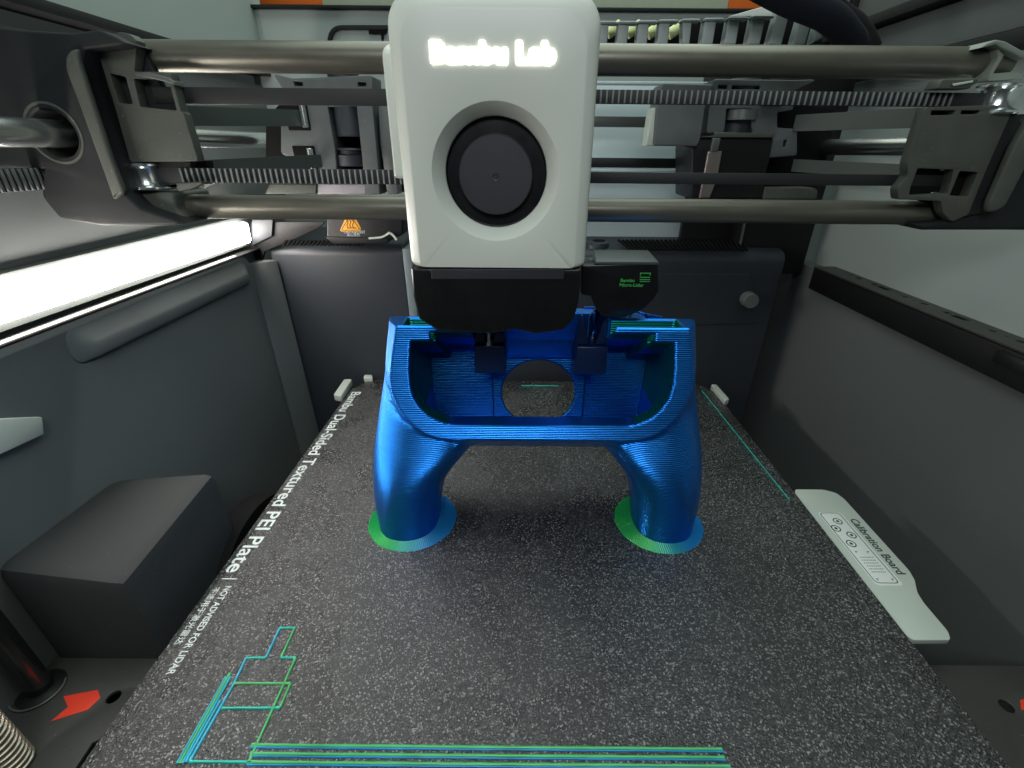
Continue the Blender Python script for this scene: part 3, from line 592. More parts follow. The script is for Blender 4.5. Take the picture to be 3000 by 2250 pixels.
for z_, q in segs[:-3]:
    x0, x1 = q[0][0], q[1][0]; y = q[0][1]
    prism('link_top', rnd(XZ(z_([(x0-6, y-10), (x0+12, y-16), (x1+40, y-16), (x1+56, y-10), (x1+56, y+3), (x0-6, y+3)]), YC-.12), .03, 2), YC-.12, YC+.35, 'XZ', M_chain, CH, bev=.04)
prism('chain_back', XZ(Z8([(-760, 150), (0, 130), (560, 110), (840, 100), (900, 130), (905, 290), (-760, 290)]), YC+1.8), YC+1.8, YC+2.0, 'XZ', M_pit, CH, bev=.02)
for i, q in enumerate([(1765, 190), (1895, 190), (2030, 195), (2165, 195)]):
    c = at(*Z2([q])[0], Y=YC+1); lathe('yellow_wire', [(0, -.3), (.2, -.3), (.2, .3), (0, .3)], (c.x, YC+1, c.z), (1, 0, .6), mat('yellow_wire', (.72, .78, .38), .5) if i == 0 else bpy.data.materials['yellow_wire'], CH, n=12)
wr = prism('white_ribbon', XZ(Z8([(300, 105), (640, 8), (700, 30), (740, 55), (790, 70), (600, 105)]), YC+2.4), YC+2.4, YC+2.6, 'XZ', M_boardw, bev=.03); tag(wr, 'white flat ribbon rising behind the cable chain', 'ribbon')
hose = [at(u, v, Y=Y) for u, v, Y in ((1600, -60, 20), (1700, -5, 20.5), (1790, 35, 21), (1835, 80, 22), (1845, 96, 22.6))]
tag(tube('cable_sleeve', hose, .5, mat('woven_sleeve', (.012, .015, .022), .85, bump=1, bscale=22, spec=.2), n=20), 'thick dark woven cable sleeve curving down behind upper right rod', 'cable')
hose2 = [at(u, v, Y=Y) for u, v, Y in ((1760, -60, 26), (1800, 20, 26), (1850, 60, 26), (1878, 110, 26))]
tag(tube('cable_sleeve', hose2, .5, M_dark, n=16), 'thinner black cable beside the woven sleeve at top right', 'cable')
# back plate behind sleeve
a, b = at(1830, -20, Y=31), at(1990, 130, Y=31)
prism('corner_plate', XZ([(1850, -60), (2030, -60), (1960, 40), (1900, 75), (1870, 130), (1830, 130)], 34), 34, 34.4, 'XZ', M_dark, None, bev=.03)['label'] = 'dark plate in the top right rear corner behind the sleeve'
bpy.data.objects['corner_plate']['category'] = 'plate'
# upper rear: door with rounded frame, top edge, shelf strip behind
RH = empty('rear_exhaust_cover', (-8, 36.8, 20)); tag(RH, 'raised rounded cover panel on the upper rear wall, left of tool head', 'cover')
Za = zm(750, 0, 4.916)
YQ = 36.9
prism('cover_frame', rnd(XZ(Za([(1040, 900), (1050, 380), (2500, 380), (2500, 900)]), YQ), 1.0, 6), YQ-.15, YQ, 'XZ', M_bracketd, RH, bev=.05,
      holes=[rnd(XZ(Za([(1080, 860), (1085, 420), (2460, 425), (2460, 860)]), YQ), .8, 6)])
prism('latch_dark_patch', rnd(XZ(Za([(1625, 440), (1890, 440), (1890, 480), (1840, 500), (1840, 600), (1815, 600), (1800, 495), (1630, 495)]), YQ), .05, 2), YQ-.1, YQ, 'XZ', M_pit, RH, bev=.02)  # black plate on the wall, shade of the latch recess as colour
te = box('rear_top_edge', -20, 21, 36.6, 38, at(1000, 24, Y=37).z, at(1000, 13, Y=36.6).z, M_bracketd); tag(te, 'dark top edge of the rear wall at the photo top', 'edge')
zbx = at(1000, 13, Y=44).z
SH = empty('storage_box', (0, 45, zbx)); tag(SH, 'cream box with orange ends standing behind the machine', 'box')
x0, x1, x2, x3 = at(520, 3, Y=44).x, at(695, 3, Y=44).x, at(1575, 3, Y=44).x, at(1700, 3, Y=44).x
box('box_end', x0, x1, 44, 50, zbx, zbx+7, M_or2, SH); box('box_body', x1+.01, x2-.01, 44.05, 50, zbx, zbx+7, M_cream, SH); box('box_end', x2, x3, 44, 50, zbx, zbx+7, M_or2, SH)
# ------------------------------------------------------------------ build plate
BP = empty('build_plate', (.6, 17, 0)); tag(BP, 'dark speckled textured steel sheet lying under the blue print', 'build plate')
pl = [(-12.22, 3.2), (13.43, 3.2), (13.45, 28.2), (12.6, 29.9), (-11.3, 29.9), (-12.25, 28.3)]
prism('sheet', rnd(pl, .25, 4), -.12, 0, 'XY', M_plate, BP, bev=.02)
box('heat_bed', -12.0, 13.2, 3.4, 29.6, -.65, -.13, M_dark, BP)
dY = (0, -1, 0); uX = (1, 0, 0)
tt = text('sheet_title', 'Bambu Dual-Sided Textured PEI Plate', (-12.02, 27.95, .006), dY, uX, 15.2, .66, M_lettering, BP, off=.012)
def split_words(o, gap):
    """one object per printed word, reading along -Y"""
    bm = bmesh.new(); bm.from_mesh(o.data); seen = set(); isl = []
    for v in bm.verts:
        if v.index in seen: continue
        st = [v]; seen.add(v.index); grp = []
        while st:
            q = st.pop(); grp.append(q.index)
            for e in q.link_edges:
                w_ = e.other_vert(q)
                if w_.index not in seen: seen.add(w_.index); st.append(w_)
        ys_ = [-o.data.vertices[i].co.y for i in grp]; isl.append((min(ys_), max(ys_), grp))
    isl.sort(); words = [[]]; end = None
    for a, b, grp in isl:
        if end is not None and a-end > gap: words.append([])
        words[-1] += grp; end = b if end is None else max(end, b)
    bm.free()
    for grp in words:
        b2 = bmesh.new(); b2.from_mesh(o.data); b2.verts.ensure_lookup_table(); keep = set(grp)
        bmesh.ops.delete(b2, geom=[v for v in b2.verts if v.index not in keep], context='VERTS')
        me_ = bpy.data.meshes.new('title_word'); b2.to_mesh(me_); b2.free(); link('title_word', me_, M_lettering, BP)
    bpy.data.objects.remove(o)
split_words(tt, .14)
box('title_bar', -11.95, -11.35, 12.42, 12.46, .0, .012, M_lettering, BP, bev=0)
text('sheet_notice', 'NOT ADVISED FOR LIDAR', (-11.60, 12.1, .006), dY, uX, 3.35, .24, M_lettering, BP, off=.01)
text('sheet_notice', '不适用于激光雷达', (-12.02, 12.05, .006), dY, uX, 2.3, .26, M_lettering, BP)
# alignment tabs
def tab(pts, z0, z1, lab):
    o = prism('alignment_tab', rnd([(at(u, v, Z=0).x, at(u, v, Z=0).y) for u, v in pts], .12, 3), z0, z1, 'XY', M_board, bev=.05); tag(o, lab, 'tab')
tab([(722, 862), (745, 828), (762, 828), (738, 866)], -.1, .35, 'pale slanted tab at the rear left corner of the plate')
tab([(786, 824), (788, 817), (805, 817), (806, 824)], -.1, .3, 'tiny pale tab standing at the rear plate edge, left of print')
tab([(1534, 838), (1546, 838), (1574, 870), (1564, 874)], -.1, .3, 'pale slanted tab at the rear right corner of the plate')
# ------------------------------------------------------------------ calibration board
CB = empty('calibration_board', (14.6, 14, 0)); tag(CB, 'pale grey calibration tongue attached at the right plate edge', 'board')
cbp = [(13.52, 17.94), (13.68, 18.2), (15.1, 18.2), (15.6, 17.95), (15.74, 17.5), (15.72, 13.2), (15.6, 12.75), (15.25, 12.15), (15.15, 11.7), (15.12, 10.55), (14.95, 10.22), (13.62, 10.2), (13.5, 10.35)]
prism('board_plate', rnd(cbp, .12, 3), -.3, -.06, 'XY', M_board, CB, bev=.03)
prism('chart_panel', rnd([(13.85, 16.55), (14.95, 16.55), (14.95, 12.45), (13.85, 12.45)], .18), -.058, -.05, 'XY', M_boardw, CB, bev=.002)
o1 = rnd([(13.9, 16.5), (14.85, 16.5), (14.85, 12.55), (13.9, 12.55)], .18); o2 = rnd([(13.93, 16.47), (14.82, 16.47), (14.82, 12.58), (13.93, 12.58)], .16)
prism('chart_border', o1, -.049, -.045, 'XY', M_ink, CB, holes=[o2], bev=.001)
for x, y in ((14.45, 15.95), (14.1, 15.5), (14.55, 15.1), (14.22, 14.6)):
    prism('target_ring', circ(x, y, .2, 24), -.049, -.045, 'XY', M_ink, CB, holes=[circ(x, y, .155, 24)], bev=.001); prism('target_dot', circ(x, y, .07, 16), -.049, -.045, 'XY', M_ink, CB, bev=.001)
dp = None
for i in range(8):
    for j in range(6):
        x, y = 14.12+i*.075, 13.85-j*.15
        if dp is None: dp = prism('chart_dot', circ(x, y, .024, 8), -.049, -.045, 'XY', M_ink, CB, bev=.001); dx0, dy0 = x, y
        else: q = dp.copy(); COL.objects.link(q); q.location = dp.location+Vector((x-dx0, y-dy0, 0))
for x, y in ((14.1, 14.15), (14.6, 14.15), (14.05, 12.75), (14.65, 12.75)): box('corner_mark', x, x+.1, y, y+.025, -.049, -.045, M_ink, CB, bev=0); box('corner_mark', x, x+.025, y-.08, y+.025, -.0485, -.0455, M_ink, CB, bev=0)
text('board_title', 'Calibration Board', (15.08, 16.1, -.055), dY, uX, 3.1, .36, M_ink, CB, off=.012)
# ------------------------------------------------------------------ purge lines and outlines
def poly_line(name, pts, wd, h, mt, lab, cat='filament line', group=None):
    """extruded bead following points on the plate"""
    bm = bmesh.new()
    P_ = [Vector((x, y, 0)) for x, y in pts]; n = len(P_); rows = []
    for i, p_ in enumerate(P_):
        a = (P_[i]-P_[i-1]).normalized() if i else (P_[1]-P_[0]).normalized()
        b = (P_[i+1]-P_[i]).normalized() if i < n-1 else a
        t = (a+b).normalized(); nn = Vector((-t.y, t.x, 0)); k = 1/max(.5, nn.dot(Vector((-a.y, a.x, 0))))
        row = []
        jit = 1+random.uniform(-.10, .10)+.12*math.sin(i*.37+P_[0].x*3)*math.sin(i*.11+P_[0].y)+(.45 if i < 1 or i == n-1 else 0)
        for s_, z_ in ((-1, .002), (-.8, .7), (-.3, 1), (.3, 1), (.8, .7), (1, .002)): row.append(bm.verts.new(p_+nn*(s_*wd/2*k*jit)+Vector((0, 0, max(.002, z_*h)))))
        rows.append(row)
    for a, b in zip(rows, rows[1:]):
        for i in range(5): bm.faces.new((a[i], a[i+1], b[i+1], b[i]))
        bm.faces.new((a[0], b[0], b[5], a[5]))
    bm.faces.new(rows[0]); bm.faces.new(rows[-1][::-1])
    return from_bm(name, bm, mt, ang=70)
def dense(a, b, n=60): return [(a[0]+(b[0]-a[0])*i/n, a[1]+(b[1]-a[1])*i/n+random.uniform(-.004, .004)) for i in range(n+1)]
for (a, b, lab) in (((-7.81, 6.83), (5.58, 6.83), 'rearmost of the three long green filament lines at the plate front'),
                    ((-7.73, 6.62), (5.57, 6.63), 'middle of the three long green filament lines at the plate front'),
                    ((-7.70, 6.42), (5.65, 6.43), 'nearest of the three long green filament lines at the plate front')):
    R_ = empty('purge_line', (a[0], a[1], 0)); tag(R_, lab, 'filament line', 'long filament lines at the plate front')
    o = poly_line('green_bead', dense(a, b), .085, .05, M_gl, ''); o.parent = R_; o.matrix_parent_inverse = R_.matrix_world.inverted()
    o = poly_line('blue_bead', dense((a[0]+.02, a[1]-.062), (b[0]+.02, b[1]-.062)), .045, .04, M_bl, ''); o.parent = R_; o.matrix_parent_inverse = R_.matrix_world.inverted()
OT = empty('filament_outline', (-8.5, 8, 0)); tag(OT, 'stepped blue and green filament outline at the lower left of plate', 'filament outline')
def bead(pts, mt, wd=.075):
    d = []
    for a, b in zip(pts, pts[1:]): d += dense(a, b, 12)[:-1]
    d.append(pts[-1]); o = poly_line('bead', d, wd, .05, mt, ''); o.parent = OT; o.matrix_parent_inverse = OT.matrix_world.inverted()
M_aq = silk('aqua_line_filament', (.01, .32, .62), (.06, .5, .55), strength=.2, metal=.1)
bead([(-8.69, 10.39), (-8.65, 9.33)], M_bl2 if False else M_aq); bead([(-8.65, 9.33), (-9.3, 9.31)], M_teal); bead([(-9.3, 9.31), (-9.24, 8.5), (-9.3, 6.42)], M_aq)
bead([(-8.69, 10.39), (-8.16, 10.4)], M_teal); bead([(-8.16, 10.4), (-8.15, 9.34)], M_gl); bead([(-8.15, 9.34), (-7.66, 9.33)], M_teal); bead([(-7.66, 9.33), (-7.66, 6.42)], M_gl)
bead([(-9.22, 8.5), (-7.46, 8.51)], M_gl); bead([(-7.46, 8.51), (-7.45, 7.8)], M_gl); bead([(-9.2, 7.78), (-7.45, 7.8)], M_teal); bead([(-9.3, 6.42), (-7.6, 6.42)], M_teal)
bead([(-9.55, 8.81), (-9.55, 6.37)], M_gl); bead([(-9.47, 8.7), (-9.47, 6.37)], M_aq, .06); bead([(-9.62, 8.7), (-9.62, 6.37)], M_aq, .05); bead([(-9.38, 8.0), (-9.4, 6.4)], M_aq, .07)
o = poly_line('purge_line', dense((12.55, 28.6), (12.9, 17.3)), .05, .04, M_teal, ''); tag(o, 'thin teal filament line along the right side of the plate', 'filament line')
o = poly_line('purge_line', dense((-.25, 29.15), (2.4, 29.15)), .07, .05, M_teal, ''); tag(o, 'short pale filament line at plate rear seen through the round hole', 'filament line')
# ------------------------------------------------------------------ the print: distance field on a grid, surface extracted
KS = .9167
def zt(z): return HC-(HC-z)*KS
def s3(x, y, z): return ((x-CX)*KS+CX, y*KS, zt(z))
XC, TOP, FACE = .48, zt(9.42), 14.3
def smin(a, b, k):
    h = np.clip(.5+.5*(b-a)/k, 0, 1); return b*(1-h)+a*h-k*h*(1-h)
def build_print():
    g = .05
    xs = np.arange(-7.7, 8.7, g); ys = np.arange(13.3, 19.8, g); zs = np.arange(-.1, 10.1, g)
    X_, Y_, Z_ = np.meshgrid(xs, ys, zs, indexing='ij'); X_ = X_.astype(np.float32); Y_ = Y_.astype(np.float32); Z_ = Z_.astype(np.float32)
    U = np.abs(X_-XC)
    def ip(z, a, b, sg=0):
        if sg:
            q = np.arange(-2, 13, .02); v = np.interp(q, a, b); kx = np.arange(-3*sg, 3*sg+.001, .02); kk = np.exp(-.5*(kx/sg)**2); kk /= kk.sum()
            n_ = len(kk)//2; v = np.convolve(np.pad(v, n_, mode='edge'), kk, mode='valid')[:len(q)]; a, b = q, v
        return np.interp(z, a, b).astype(np.float32)
    # legs: a loft of rounded sections, given by outer, inner, front and back limits at each height
    zk = [-.2, .6, 1.6, 2.6, 3.4, 4.2, 5.0, 5.8, 6.6, 7.5, 8.4, 9.3, 10.]
    uo = [7.06, 7.12, 7.15, 7.08, 6.98, 6.84, 6.68, 6.47, 6.24, 5.96, 5.70, 5.43, 5.2]
    ui = [4.46, 4.38, 4.22, 3.92, 3.40, 2.72, 2.15, 2.0, 1.9, 1.8, 1.7, 1.6, 1.5]
    yf = [14.45, 14.42, 14.30, 14.16, 14.08, 14.10, 14.28, 14.46, 14.52, 14.52, 14.5, 14.45, 14.4]
    yk = [17.3, 17.6, 18.0, 18.4, 18.6, 18.8, 18.8, 18.6, 18.3, 17.8, 17.2, 16.6, 16.3]
    f = lambda a: ip(Z_, zk, a, .4)
    cu, ru_ = (f(uo)+f(ui))/2, (f(uo)-f(ui))/2; cy_, ry = (f(yf)+f(yk))/2, (f(yk)-f(yf))/2
    pw = 2.3
    leg = (((np.abs((U-cu)/ru_))**pw+(np.abs((Y_-cy_)/ry))**pw)**(1/pw)-1)*np.minimum(ru_, ry)
    dep = np.clip(Y_-FACE, 0, 9)
    zo = [zt(v) for v in (4.42, 4.55, 4.75, 5.1, 5.6, 6.1, 6.7, 7.4, 8.3, 9.6)]; hw = [v*KS for v in (3.1, 3.9, 4.45, 4.95, 5.4, 5.65, 5.82, 5.80, 5.6, 5.25)]
    zsl = Z_+dep*.76                                # underside falls away towards the rear
    hwf = ip(np.maximum(Z_, np.minimum(zsl, zt(6.5))), zo, hw)+np.clip(dep, 0, .6)*.3
    zbot = zt(4.5)
    back = Y_-(18.35-np.clip(Z_-zt(7), 0, 9)*.88)
    body = np.maximum(np.maximum(np.maximum(U-hwf, zbot-zsl), FACE-Y_), back)
    S_ = smin(leg, body, .5)
    S_ = np.maximum(S_, FACE-np.clip(zbot-Z_, 0, 9)*.7-Y_)
    S_ = np.maximum(S_, -Z_)
    # window cavity with sloping ceiling
    zw = [zt(v) for v in (5.22, 5.35, 5.6, 6.0, 6.5, 7.1, 7.8, 9.0)]; ww = [v*KS for v in (3.55, 3.95, 4.4, 4.75, 4.98, 5.05, 5.0, 4.82)]
    wwf = np.where(dep < .6, ip(Z_, zw, ww), 4.60)
    ceil_ = zt(8.89)-dep*.62
    ceil_ = np.where(U < 4.1*KS, ceil_+.33, ceil_)
    slotfl = ceil_+.12
    ceil_ = np.where(U < 2.6*KS, 20, ceil_)
    floor_ = np.maximum(zt(5.24)-np.clip(dep-.65, 0, 9)*.8, 3.2)
    backw = np.where(U < 2.15*KS, 17.0-np.clip(Z_-zt(6.9), 0, 9)*.5, 17.85)
    cav = np.maximum(np.maximum(U-wwf, floor_-Z_), np.maximum(Z_-ceil_, Y_-backw))
    S_ = np.maximum(S_, -cav)
    hole = np.maximum(np.sqrt((X_-.4875)**2+(Z_-zt(5.12)+np.clip(Y_-17.05, 0, 9)*.55)**2)-1.52-np.clip(Y_-17.05, 0, 9)*.45, 16.1-Y_)
    S_ = np.maximum(S_, -hole)
    S_ = np.maximum(S_, Z_-TOP)
    # hollow slot open at the current top layer, and the sloping rear of the bar
    slot_ = np.maximum(np.maximum(np.abs(Y_-(FACE+.52))-.38, U-4.66), slotfl-Z_)
    slot_ = np.maximum(slot_, 2.3-U)
    S_ = np.maximum(S_, -slot_)
    upper = np.maximum(zt(7.4)-Z_, (FACE+1.04)-Y_)
    upper = np.where(U < 3.7, np.maximum(upper, (FACE+2.1)-Y_), upper)
    upper = np.where(U < 2.7, 9, upper)
    upper = np.maximum(upper, (TOP-(Y_-FACE-1.04))-Z_)
    S_ = np.maximum(S_, -upper)
    return xs, ys, zs, S_.astype(np.float32)
def surface_nets(xs, ys, zs, F):
    s = F < 0; nx, ny, nz = F.shape
    c = s[:-1, :-1, :-1].astype(np.int8)
    tot = np.zeros((nx-1, ny-1, nz-1), np.int8)
    for i in (0, 1):
        for j in (0, 1):
            for k in (0, 1): tot += s[i:nx-1+i, j:ny-1+j, k:nz-1+k]
    act = (tot > 0) & (tot < 8); idx = -np.ones(act.shape, np.int64); ii = np.argwhere(act); idx[act] = np.arange(len(ii))
    acc = np.zeros((len(ii), 3)); cnt = np.zeros(len(ii)); I, J, K = ii.T
    cs = [(0,0,0),(1,0,0),(0,1,0),(1,1,0),(0,0,1),(1,0,1),(0,1,1),(1,1,1)]
    for a in range(8):
        for b in range(a+1, 8):
            d = np.array(cs[b])-np.array(cs[a])
            if np.abs(d).sum() != 1: continue
            va = F[I+cs[a][0], J+cs[a][1], K+cs[a][2]]; vb = F[I+cs[b][0], J+cs[b][1], K+cs[b][2]]
            m_ = (va < 0) != (vb < 0); t = np.where(m_, va/(va-vb+1e-12), 0)
            acc += (np.array(cs[a])+t[:, None]*d)*m_[:, None]; cnt += m_
    v = acc/cnt[:, None]; g = xs[1]-xs[0]
    V = np.stack([xs[I]+v[:, 0]*g, ys[J]+v[:, 1]*g, zs[K]+v[:, 2]*g], 1)
    quads = []
    for ax in range(3):
        sl = [slice(None)]*3; sl2 = [slice(None)]*3; sl[ax] = slice(0, -1); sl2[ax] = slice(1, None)
        A, B = s[tuple(sl)], s[tuple(sl2)]; ch = np.argwhere(A != B)
        o = [d for d in range(3) if d != ax]
        ch = ch[(ch[:, o[0]] > 0) & (ch[:, o[1]] > 0)]
        ch = ch[(ch[:, o[0]] < F.shape[o[0]]-1) & (ch[:, o[1]] < F.shape[o[1]]-1)]
        def id_(da, db):
            p_ = ch.copy(); p_[:, o[0]] -= da; p_[:, o[1]] -= db; return idx[p_[:, 0], p_[:, 1], p_[:, 2]]
        q = np.stack([id_(0, 0), id_(1, 0), id_(1, 1), id_(0, 1)], 1)
        inside = s[ch[:, 0], ch[:, 1], ch[:, 2]]
        flip = inside if ax != 1 else ~inside
        q[flip] = q[flip][:, ::-1]; quads.append(q)
    return V, np.concatenate(quads)
xs, ys, zs, F = build_print(); V, Qd = surface_nets(xs, ys, zs, F)
me = bpy.data.meshes.new('stand_body'); me.vertices.add(len(V)); me.vertices.foreach_set('co', V.ravel())
me.loops.add(len(Qd)*4)
v0, v1, v2 = V[Qd[:, 0]], V[Qd[:, 1]], V[Qd[:, 2]]
if (np.einsum('ij,ij->i', v0, np.cross(v1, v2))).sum() < 0: Qd = Qd[:, ::-1].copy()
me.loops.foreach_set('vertex_index', Qd.ravel()); me.polygons.add(len(Qd))
me.polygons.foreach_set('loop_start', np.arange(len(Qd))*4); me.polygons.foreach_set('loop_total', np.full(len(Qd), 4)); me.update(calc_edges=True); me.validate()
ST = empty('printed_controller_stand', (XC, 15.9, 0)); tag(ST, 'blue 3D printed gamepad shaped grip stand standing on the textured plate', '3D print')
sb = link('stand_body', me, M_blue, ST); me.materials.append(M_blueshade); me.materials.append(M_gin)
ctr = np.empty(len(me.polygons)*3); me.polygons.foreach_get('center', ctr); ctr = ctr.reshape(-1, 3)
nrm = np.empty(len(me.polygons)*3); me.polygons.foreach_get('normal', nrm); nrm = nrm.reshape(-1, 3)
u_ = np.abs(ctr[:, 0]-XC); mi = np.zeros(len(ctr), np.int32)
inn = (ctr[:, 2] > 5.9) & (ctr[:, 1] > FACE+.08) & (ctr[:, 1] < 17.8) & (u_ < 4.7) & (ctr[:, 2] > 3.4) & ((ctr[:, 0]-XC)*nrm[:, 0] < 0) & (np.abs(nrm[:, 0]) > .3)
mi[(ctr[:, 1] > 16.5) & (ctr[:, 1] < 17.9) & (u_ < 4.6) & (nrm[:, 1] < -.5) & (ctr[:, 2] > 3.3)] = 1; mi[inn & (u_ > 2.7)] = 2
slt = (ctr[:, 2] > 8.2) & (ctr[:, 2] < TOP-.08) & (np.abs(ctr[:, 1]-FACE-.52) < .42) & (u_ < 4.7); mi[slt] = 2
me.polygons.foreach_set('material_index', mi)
smooth(me, 50)
for sgn in (-1, 1):
    cx_ = XC+sgn*5.62
    bm = bmesh.new(); n = 72; r = []
    for rr_, z_ in [(0, .03), (1.2, .03)]+[(1.25+.024*q, .034 if q % 2 else .012) for q in range(30)]+[(1.98, .001)]: r.append([bm.verts.new((cx_+(rr_+(.012*math.sin(i*5.1+sgn)+.01*math.sin(i*2.3) if rr_ > 1.9 else 0))*math.cos(2*math.pi*i/n), 15.82+rr_*.98*math.sin(2*math.pi*i/n), z_)) for i in range(n)] if rr_ else [bm.verts.new((cx_, 15.82, z_))])
    for i in range(n): bm.faces.new((r[0][0], r[1][i], r[1][(i+1) % n]))
    for a, b in zip(r[1:], r[2:]):
        for i in range(n): bm.faces.new((a[i], b[i], b[(i+1) % n], a[(i+1) % n]))
    from_bm('brim', bm, M_brim, ST, ang=60)
    # support posts inside the window
    x_ = XC+sgn*1.88
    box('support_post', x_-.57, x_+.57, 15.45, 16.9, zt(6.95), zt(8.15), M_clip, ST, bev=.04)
    za, zc = zt(8.2), TOP-.02
    for q in (-1, 1):
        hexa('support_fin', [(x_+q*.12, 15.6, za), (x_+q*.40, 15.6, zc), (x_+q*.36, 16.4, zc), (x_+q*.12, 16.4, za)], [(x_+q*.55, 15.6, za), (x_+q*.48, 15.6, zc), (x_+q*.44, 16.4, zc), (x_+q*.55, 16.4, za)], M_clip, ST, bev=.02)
def fin_wall(name, pts, z0, z1, th, mt):
    bm = bmesh.new()
    for (xa, ya), (xb, yb_) in zip(pts, pts[1:]):
        d = Vector((xb-xa, yb_-ya, 0)).normalized(); nn = Vector((-d.y, d.x, 0))*th
        v = [bm.verts.new(p_+s_*nn+Vector((0, 0, z_))) for z_ in (z0, z1) for p_ in (Vector((xa, ya, 0)), Vector((xb, yb_, 0))) for s_ in (-1, 1)]
        for q in ((0,2,3,1), (4,5,7,6), (0,1,5,4), (2,6,7,3), (0,4,6,2), (1,3,7,5)): bm.faces.new([v[i] for i in q])
    return from_bm(name, bm, mt, ST)
fin_wall('infill', [(2.15+i*.36, 16.35 if i % 2 else 15.45) for i in range(7)], TOP-.8, TOP+.03, .02, M_blueshade)
fin_wall('rim_wall', [(2.1, 16.45), (3.7, 16.42), (4.2, 15.75), (4.7, 15.4)], TOP-1, TOP+.04, .045, M_blue)
# ------------------------------------------------------------------ tool head
TX, TY = -.93, 13.0
TH = empty('tool_head', (TX, 15, 14)); tag(TH, 'white tool head with round black fan and glowing lettering over the print', 'tool head')
fan = at(1070, 378, Y=TY); R1 = (at(1208, 378, Y=TY).x-at(934, 378, Y=TY).x)/2; R2 = (at(1181, 378, Y=TY).x-at(958, 378, Y=TY).x)/2
zb, ztp = at(1070, 578, Y=TY).z, at(1070, -42, Y=TY).z
hwid = (at(1297, 90, Y=TY+.35).x-at(840, 90, Y=TY+.35).x)/2; tcx = (at(1297, 90, Y=TY+.35).x+at(840, 90, Y=TY+.35).x)/2
def base_outline(rt=.8, rb=.14):
    pts = []; w_ = hwid
    for (x, z, r, a) in ((tcx+w_-rt, ztp-rt, rt, 0), (tcx-w_+rt, ztp-rt, rt, 90), (tcx-w_+rb, zb+rb, rb, 180), (tcx+w_-rb, zb+rb, rb, 270)):
        for k in range(17):
            t = math.radians(a+90*k/16); pts.append((x+r*math.cos(t), z+r*math.sin(t), math.cos(t), math.sin(t)))
    out = []
    for i in range(len(pts)):
        a, b = pts[i], pts[(i+1) % len(pts)]; out.append(a); L0 = math.hypot(a[0]-b[0], a[1]-b[1])
        if L0 > .5:
            n = int(L0/.15)
            for k in range(1, n): t = k/n; out.append(tuple(a[q]*(1-t)+b[q]*t for q in range(4)))
    return out
BO = base_outline()
def outline(inset, tin, y):
    H_ = ztp-zb
    return [(tcx+(x-tcx)*(hwid-inset)/hwid, y, zb+(z-zb)*(H_-tin)/H_) for x, z, nx, nz in BO]
NB = len(BO); ANG = [math.atan2(z-fan.z, x-fan.x) for x, y, z in outline(.42, .52, TY)]
def ringc(r, y): return [(fan.x+r*math.cos(t), y, fan.z+r*math.sin(t)) for t in ANG]
rings = [ringc(R2, TY+.62), ringc(R2+.01, TY+.42), ringc(R2+.03, TY+.38), ringc(R1-.03, TY+.05), ringc(R1, TY+.008), ringc(R1+.03, TY),
         outline(.36, .50, TY), outline(.33, .46, TY+.006), outline(.29, .40, TY+.03), outline(.16, .22, TY+.12), outline(.06, .09, TY+.22), outline(.01, .02, TY+.36), outline(.0, .0, TY+.5), outline(.0, .0, TY+3.2)]
bm = bmesh.new(); rv = [[bm.verts.new(p_) for p_ in r] for r in rings]
for a, b in zip(rv, rv[1:]):
    for i in range(NB): bm.faces.new((a[i], b[i], b[(i+1) % NB], a[(i+1) % NB]))
bm.faces.new(rv[-1])
from_bm('cover', bm, M_white, TH, ang=38)
lathe('fan_duct', [(0, .55), (R2*.985, .55), (R2*.99, .45), (R2*1.0, .40)], (fan.x, TY, fan.z), (0, 1, 0), M_tool, TH, n=64)
rh = (at(1148, 378, Y=TY).x-at(985, 378, Y=TY).x)/2
lathe('fan_hub', [(0, .30), (rh-.03, .30), (rh, .325), (rh, .5), (rh+.02, .56)], (fan.x-.01, TY, fan.z-.03), (0, 1, 0), M_hub, TH, n=64)
lathe('hub_pin', [(0, -.025), (.03, -.025), (.045, .0), (.07, .0), (.095, -.012), (.10, .01)], (fan.x-.01, TY+.295, fan.z-.07), (0, 1, 0), M_hub, TH, n=24)
g0 = at(932, 138, Y=TY); g1 = at(1202, 90, Y=TY)
text('glowing_lettering', 'Bambu Lab', (g0.x, TY-.012, g0.z), (1, 0, 0), (0, 0, 1), g1.x-g0.x, g1.z-g0.z, M_glow, TH, off=.045, depth=.012)
# side lever
prism('side_lever', rnd([(13.6, 14.4), (13.9, 14.4), (14.9, 15.2), (14.9, 17.3), (14.4, 17.55), (13.7, 17.3)], .25), tcx-hwid-.30, tcx-hwid+.1, 'YZ', M_white, TH, bev=.08)
# black shroud
sh_ = [(887, 579), (1256, 580), (1256, 600), (1250, 655), (1240, 690), (1218, 713), (1160, 722), (1110, 712), (1060, 722), (1000, 719), (948, 716), (905, 690), (892, 640)]
prism('nozzle_shroud', rnd(XZ(sh_, TY+.1), .05, 2), TY+.1, TY+2.4, 'XZ', M_tool, TH, bev=.08)
prism('shroud_band', rnd(XZ([(930, 581), (1220, 581), (1218, 604), (932, 604)], TY+.05), .03, 2), TY+.06, TY+.1, 'XZ', M_hub, TH, bev=.02)
lathe('nozzle', [(0, 0), (.05, 0), (.25, .3), (.25, .8), (0, .8)], (TX+.2, 16.2, TOP+.03), (0, 0, 1), M_beam, TH, n=24)
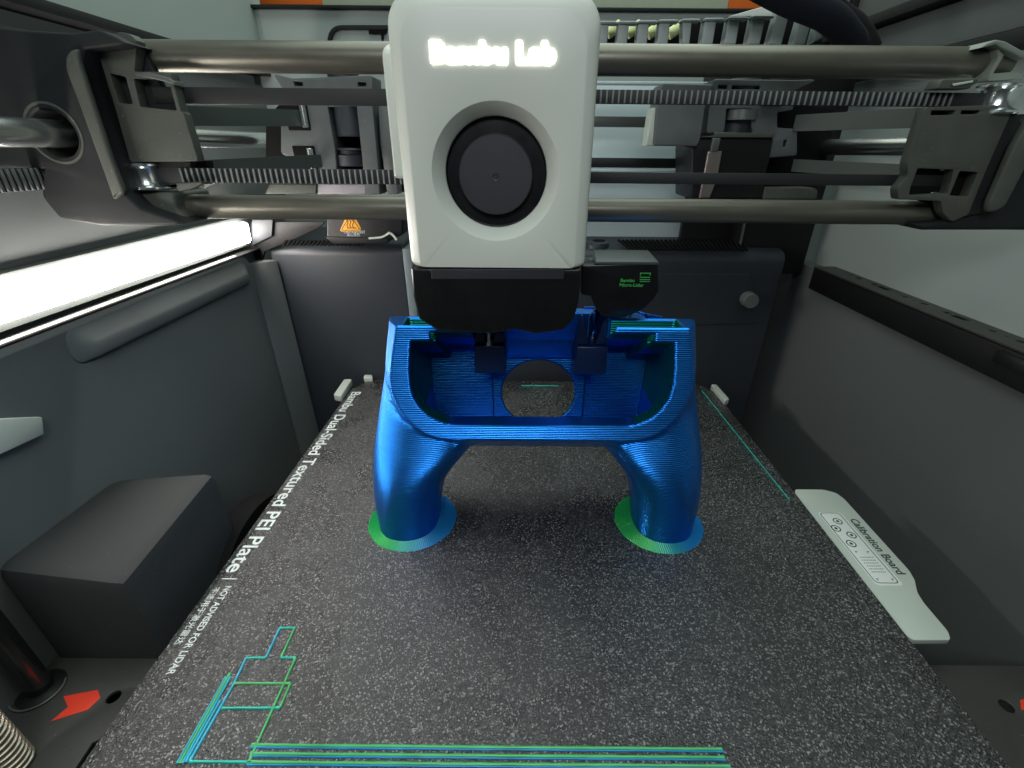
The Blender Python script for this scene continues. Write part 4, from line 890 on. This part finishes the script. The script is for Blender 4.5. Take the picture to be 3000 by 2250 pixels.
# scanning module
YLd = 15.0
lp = [(1256, 572), (1424, 568), (1424, 628), (1410, 650), (1385, 672), (1350, 686), (1300, 684), (1283, 660), (1278, 640), (1256, 638)]
prism('scanner_body', rnd(XZ(lp, YLd), .08, 2), YLd, YLd+1.2, 'XZ', M_tool, TH, bev=.06)
q0 = XZ([(1283, 571), (1425, 572)], YLd); zt_ = q0[0][1]
hexa('scanner_lid', [(q0[0][0], YLd-.02, zt_), (q0[1][0], YLd-.02, zt_), (q0[1][0]-.15, YLd+1.0, zt_+.1), (q0[0][0]+.05, YLd+1.0, zt_+.1)],
     [(q0[0][0]+.05, YLd-.02, zt_+.1), (q0[1][0]-.05, YLd-.02, zt_+.1), (q0[1][0]-.2, YLd+.9, zt_+.3), (q0[0][0]+.1, YLd+.9, zt_+.3)], mat('lid_grey', (.05, .066, .066), .35), TH, bev=.02)
g0 = at(1340, 609, Y=YLd); text('scanner_text', 'Bambu', (g0.x, YLd-.003, g0.z), (1, 0, 0), (0, 0, 1), .46, .11, M_green, TH, off=.02, depth=.006)
g0 = at(1338, 619, Y=YLd); text('scanner_text', 'Micro-Lidar', (g0.x, YLd-.003, g0.z), (1, 0, 0), (0, 0, 1), .80, .11, M_green, TH, off=.02, depth=.006)
for k, (va, vb) in enumerate(((598, 600), (603, 605), (607.5, 609))):
    a, b = at(1382, va, Y=YLd), at(1404, vb, Y=YLd); box('scanner_mark', a.x, b.x, YLd-.008, YLd-.001, b.z, a.z, M_green, TH, bev=0)
a, b = at(1383, 589, Y=YLd), at(1405, 595, Y=YLd)
box('scanner_mark', a.x, b.x, YLd-.008, YLd-.001, a.z-.03, a.z, M_green, TH, bev=0); box('scanner_mark', a.x, a.x+.03, YLd-.008, YLd-.001, b.z, a.z-.03, M_green, TH, bev=0); box('scanner_mark', b.x-.03, b.x, YLd-.008, YLd-.001, b.z, a.z-.03, M_green, TH, bev=0)
# tool head carriage behind the cover
box('carriage', tcx-hwid+.35, tcx+hwid-.35, TY+3.2, 19.2, 12.4, 18.3, M_dark, TH, bev=.1)
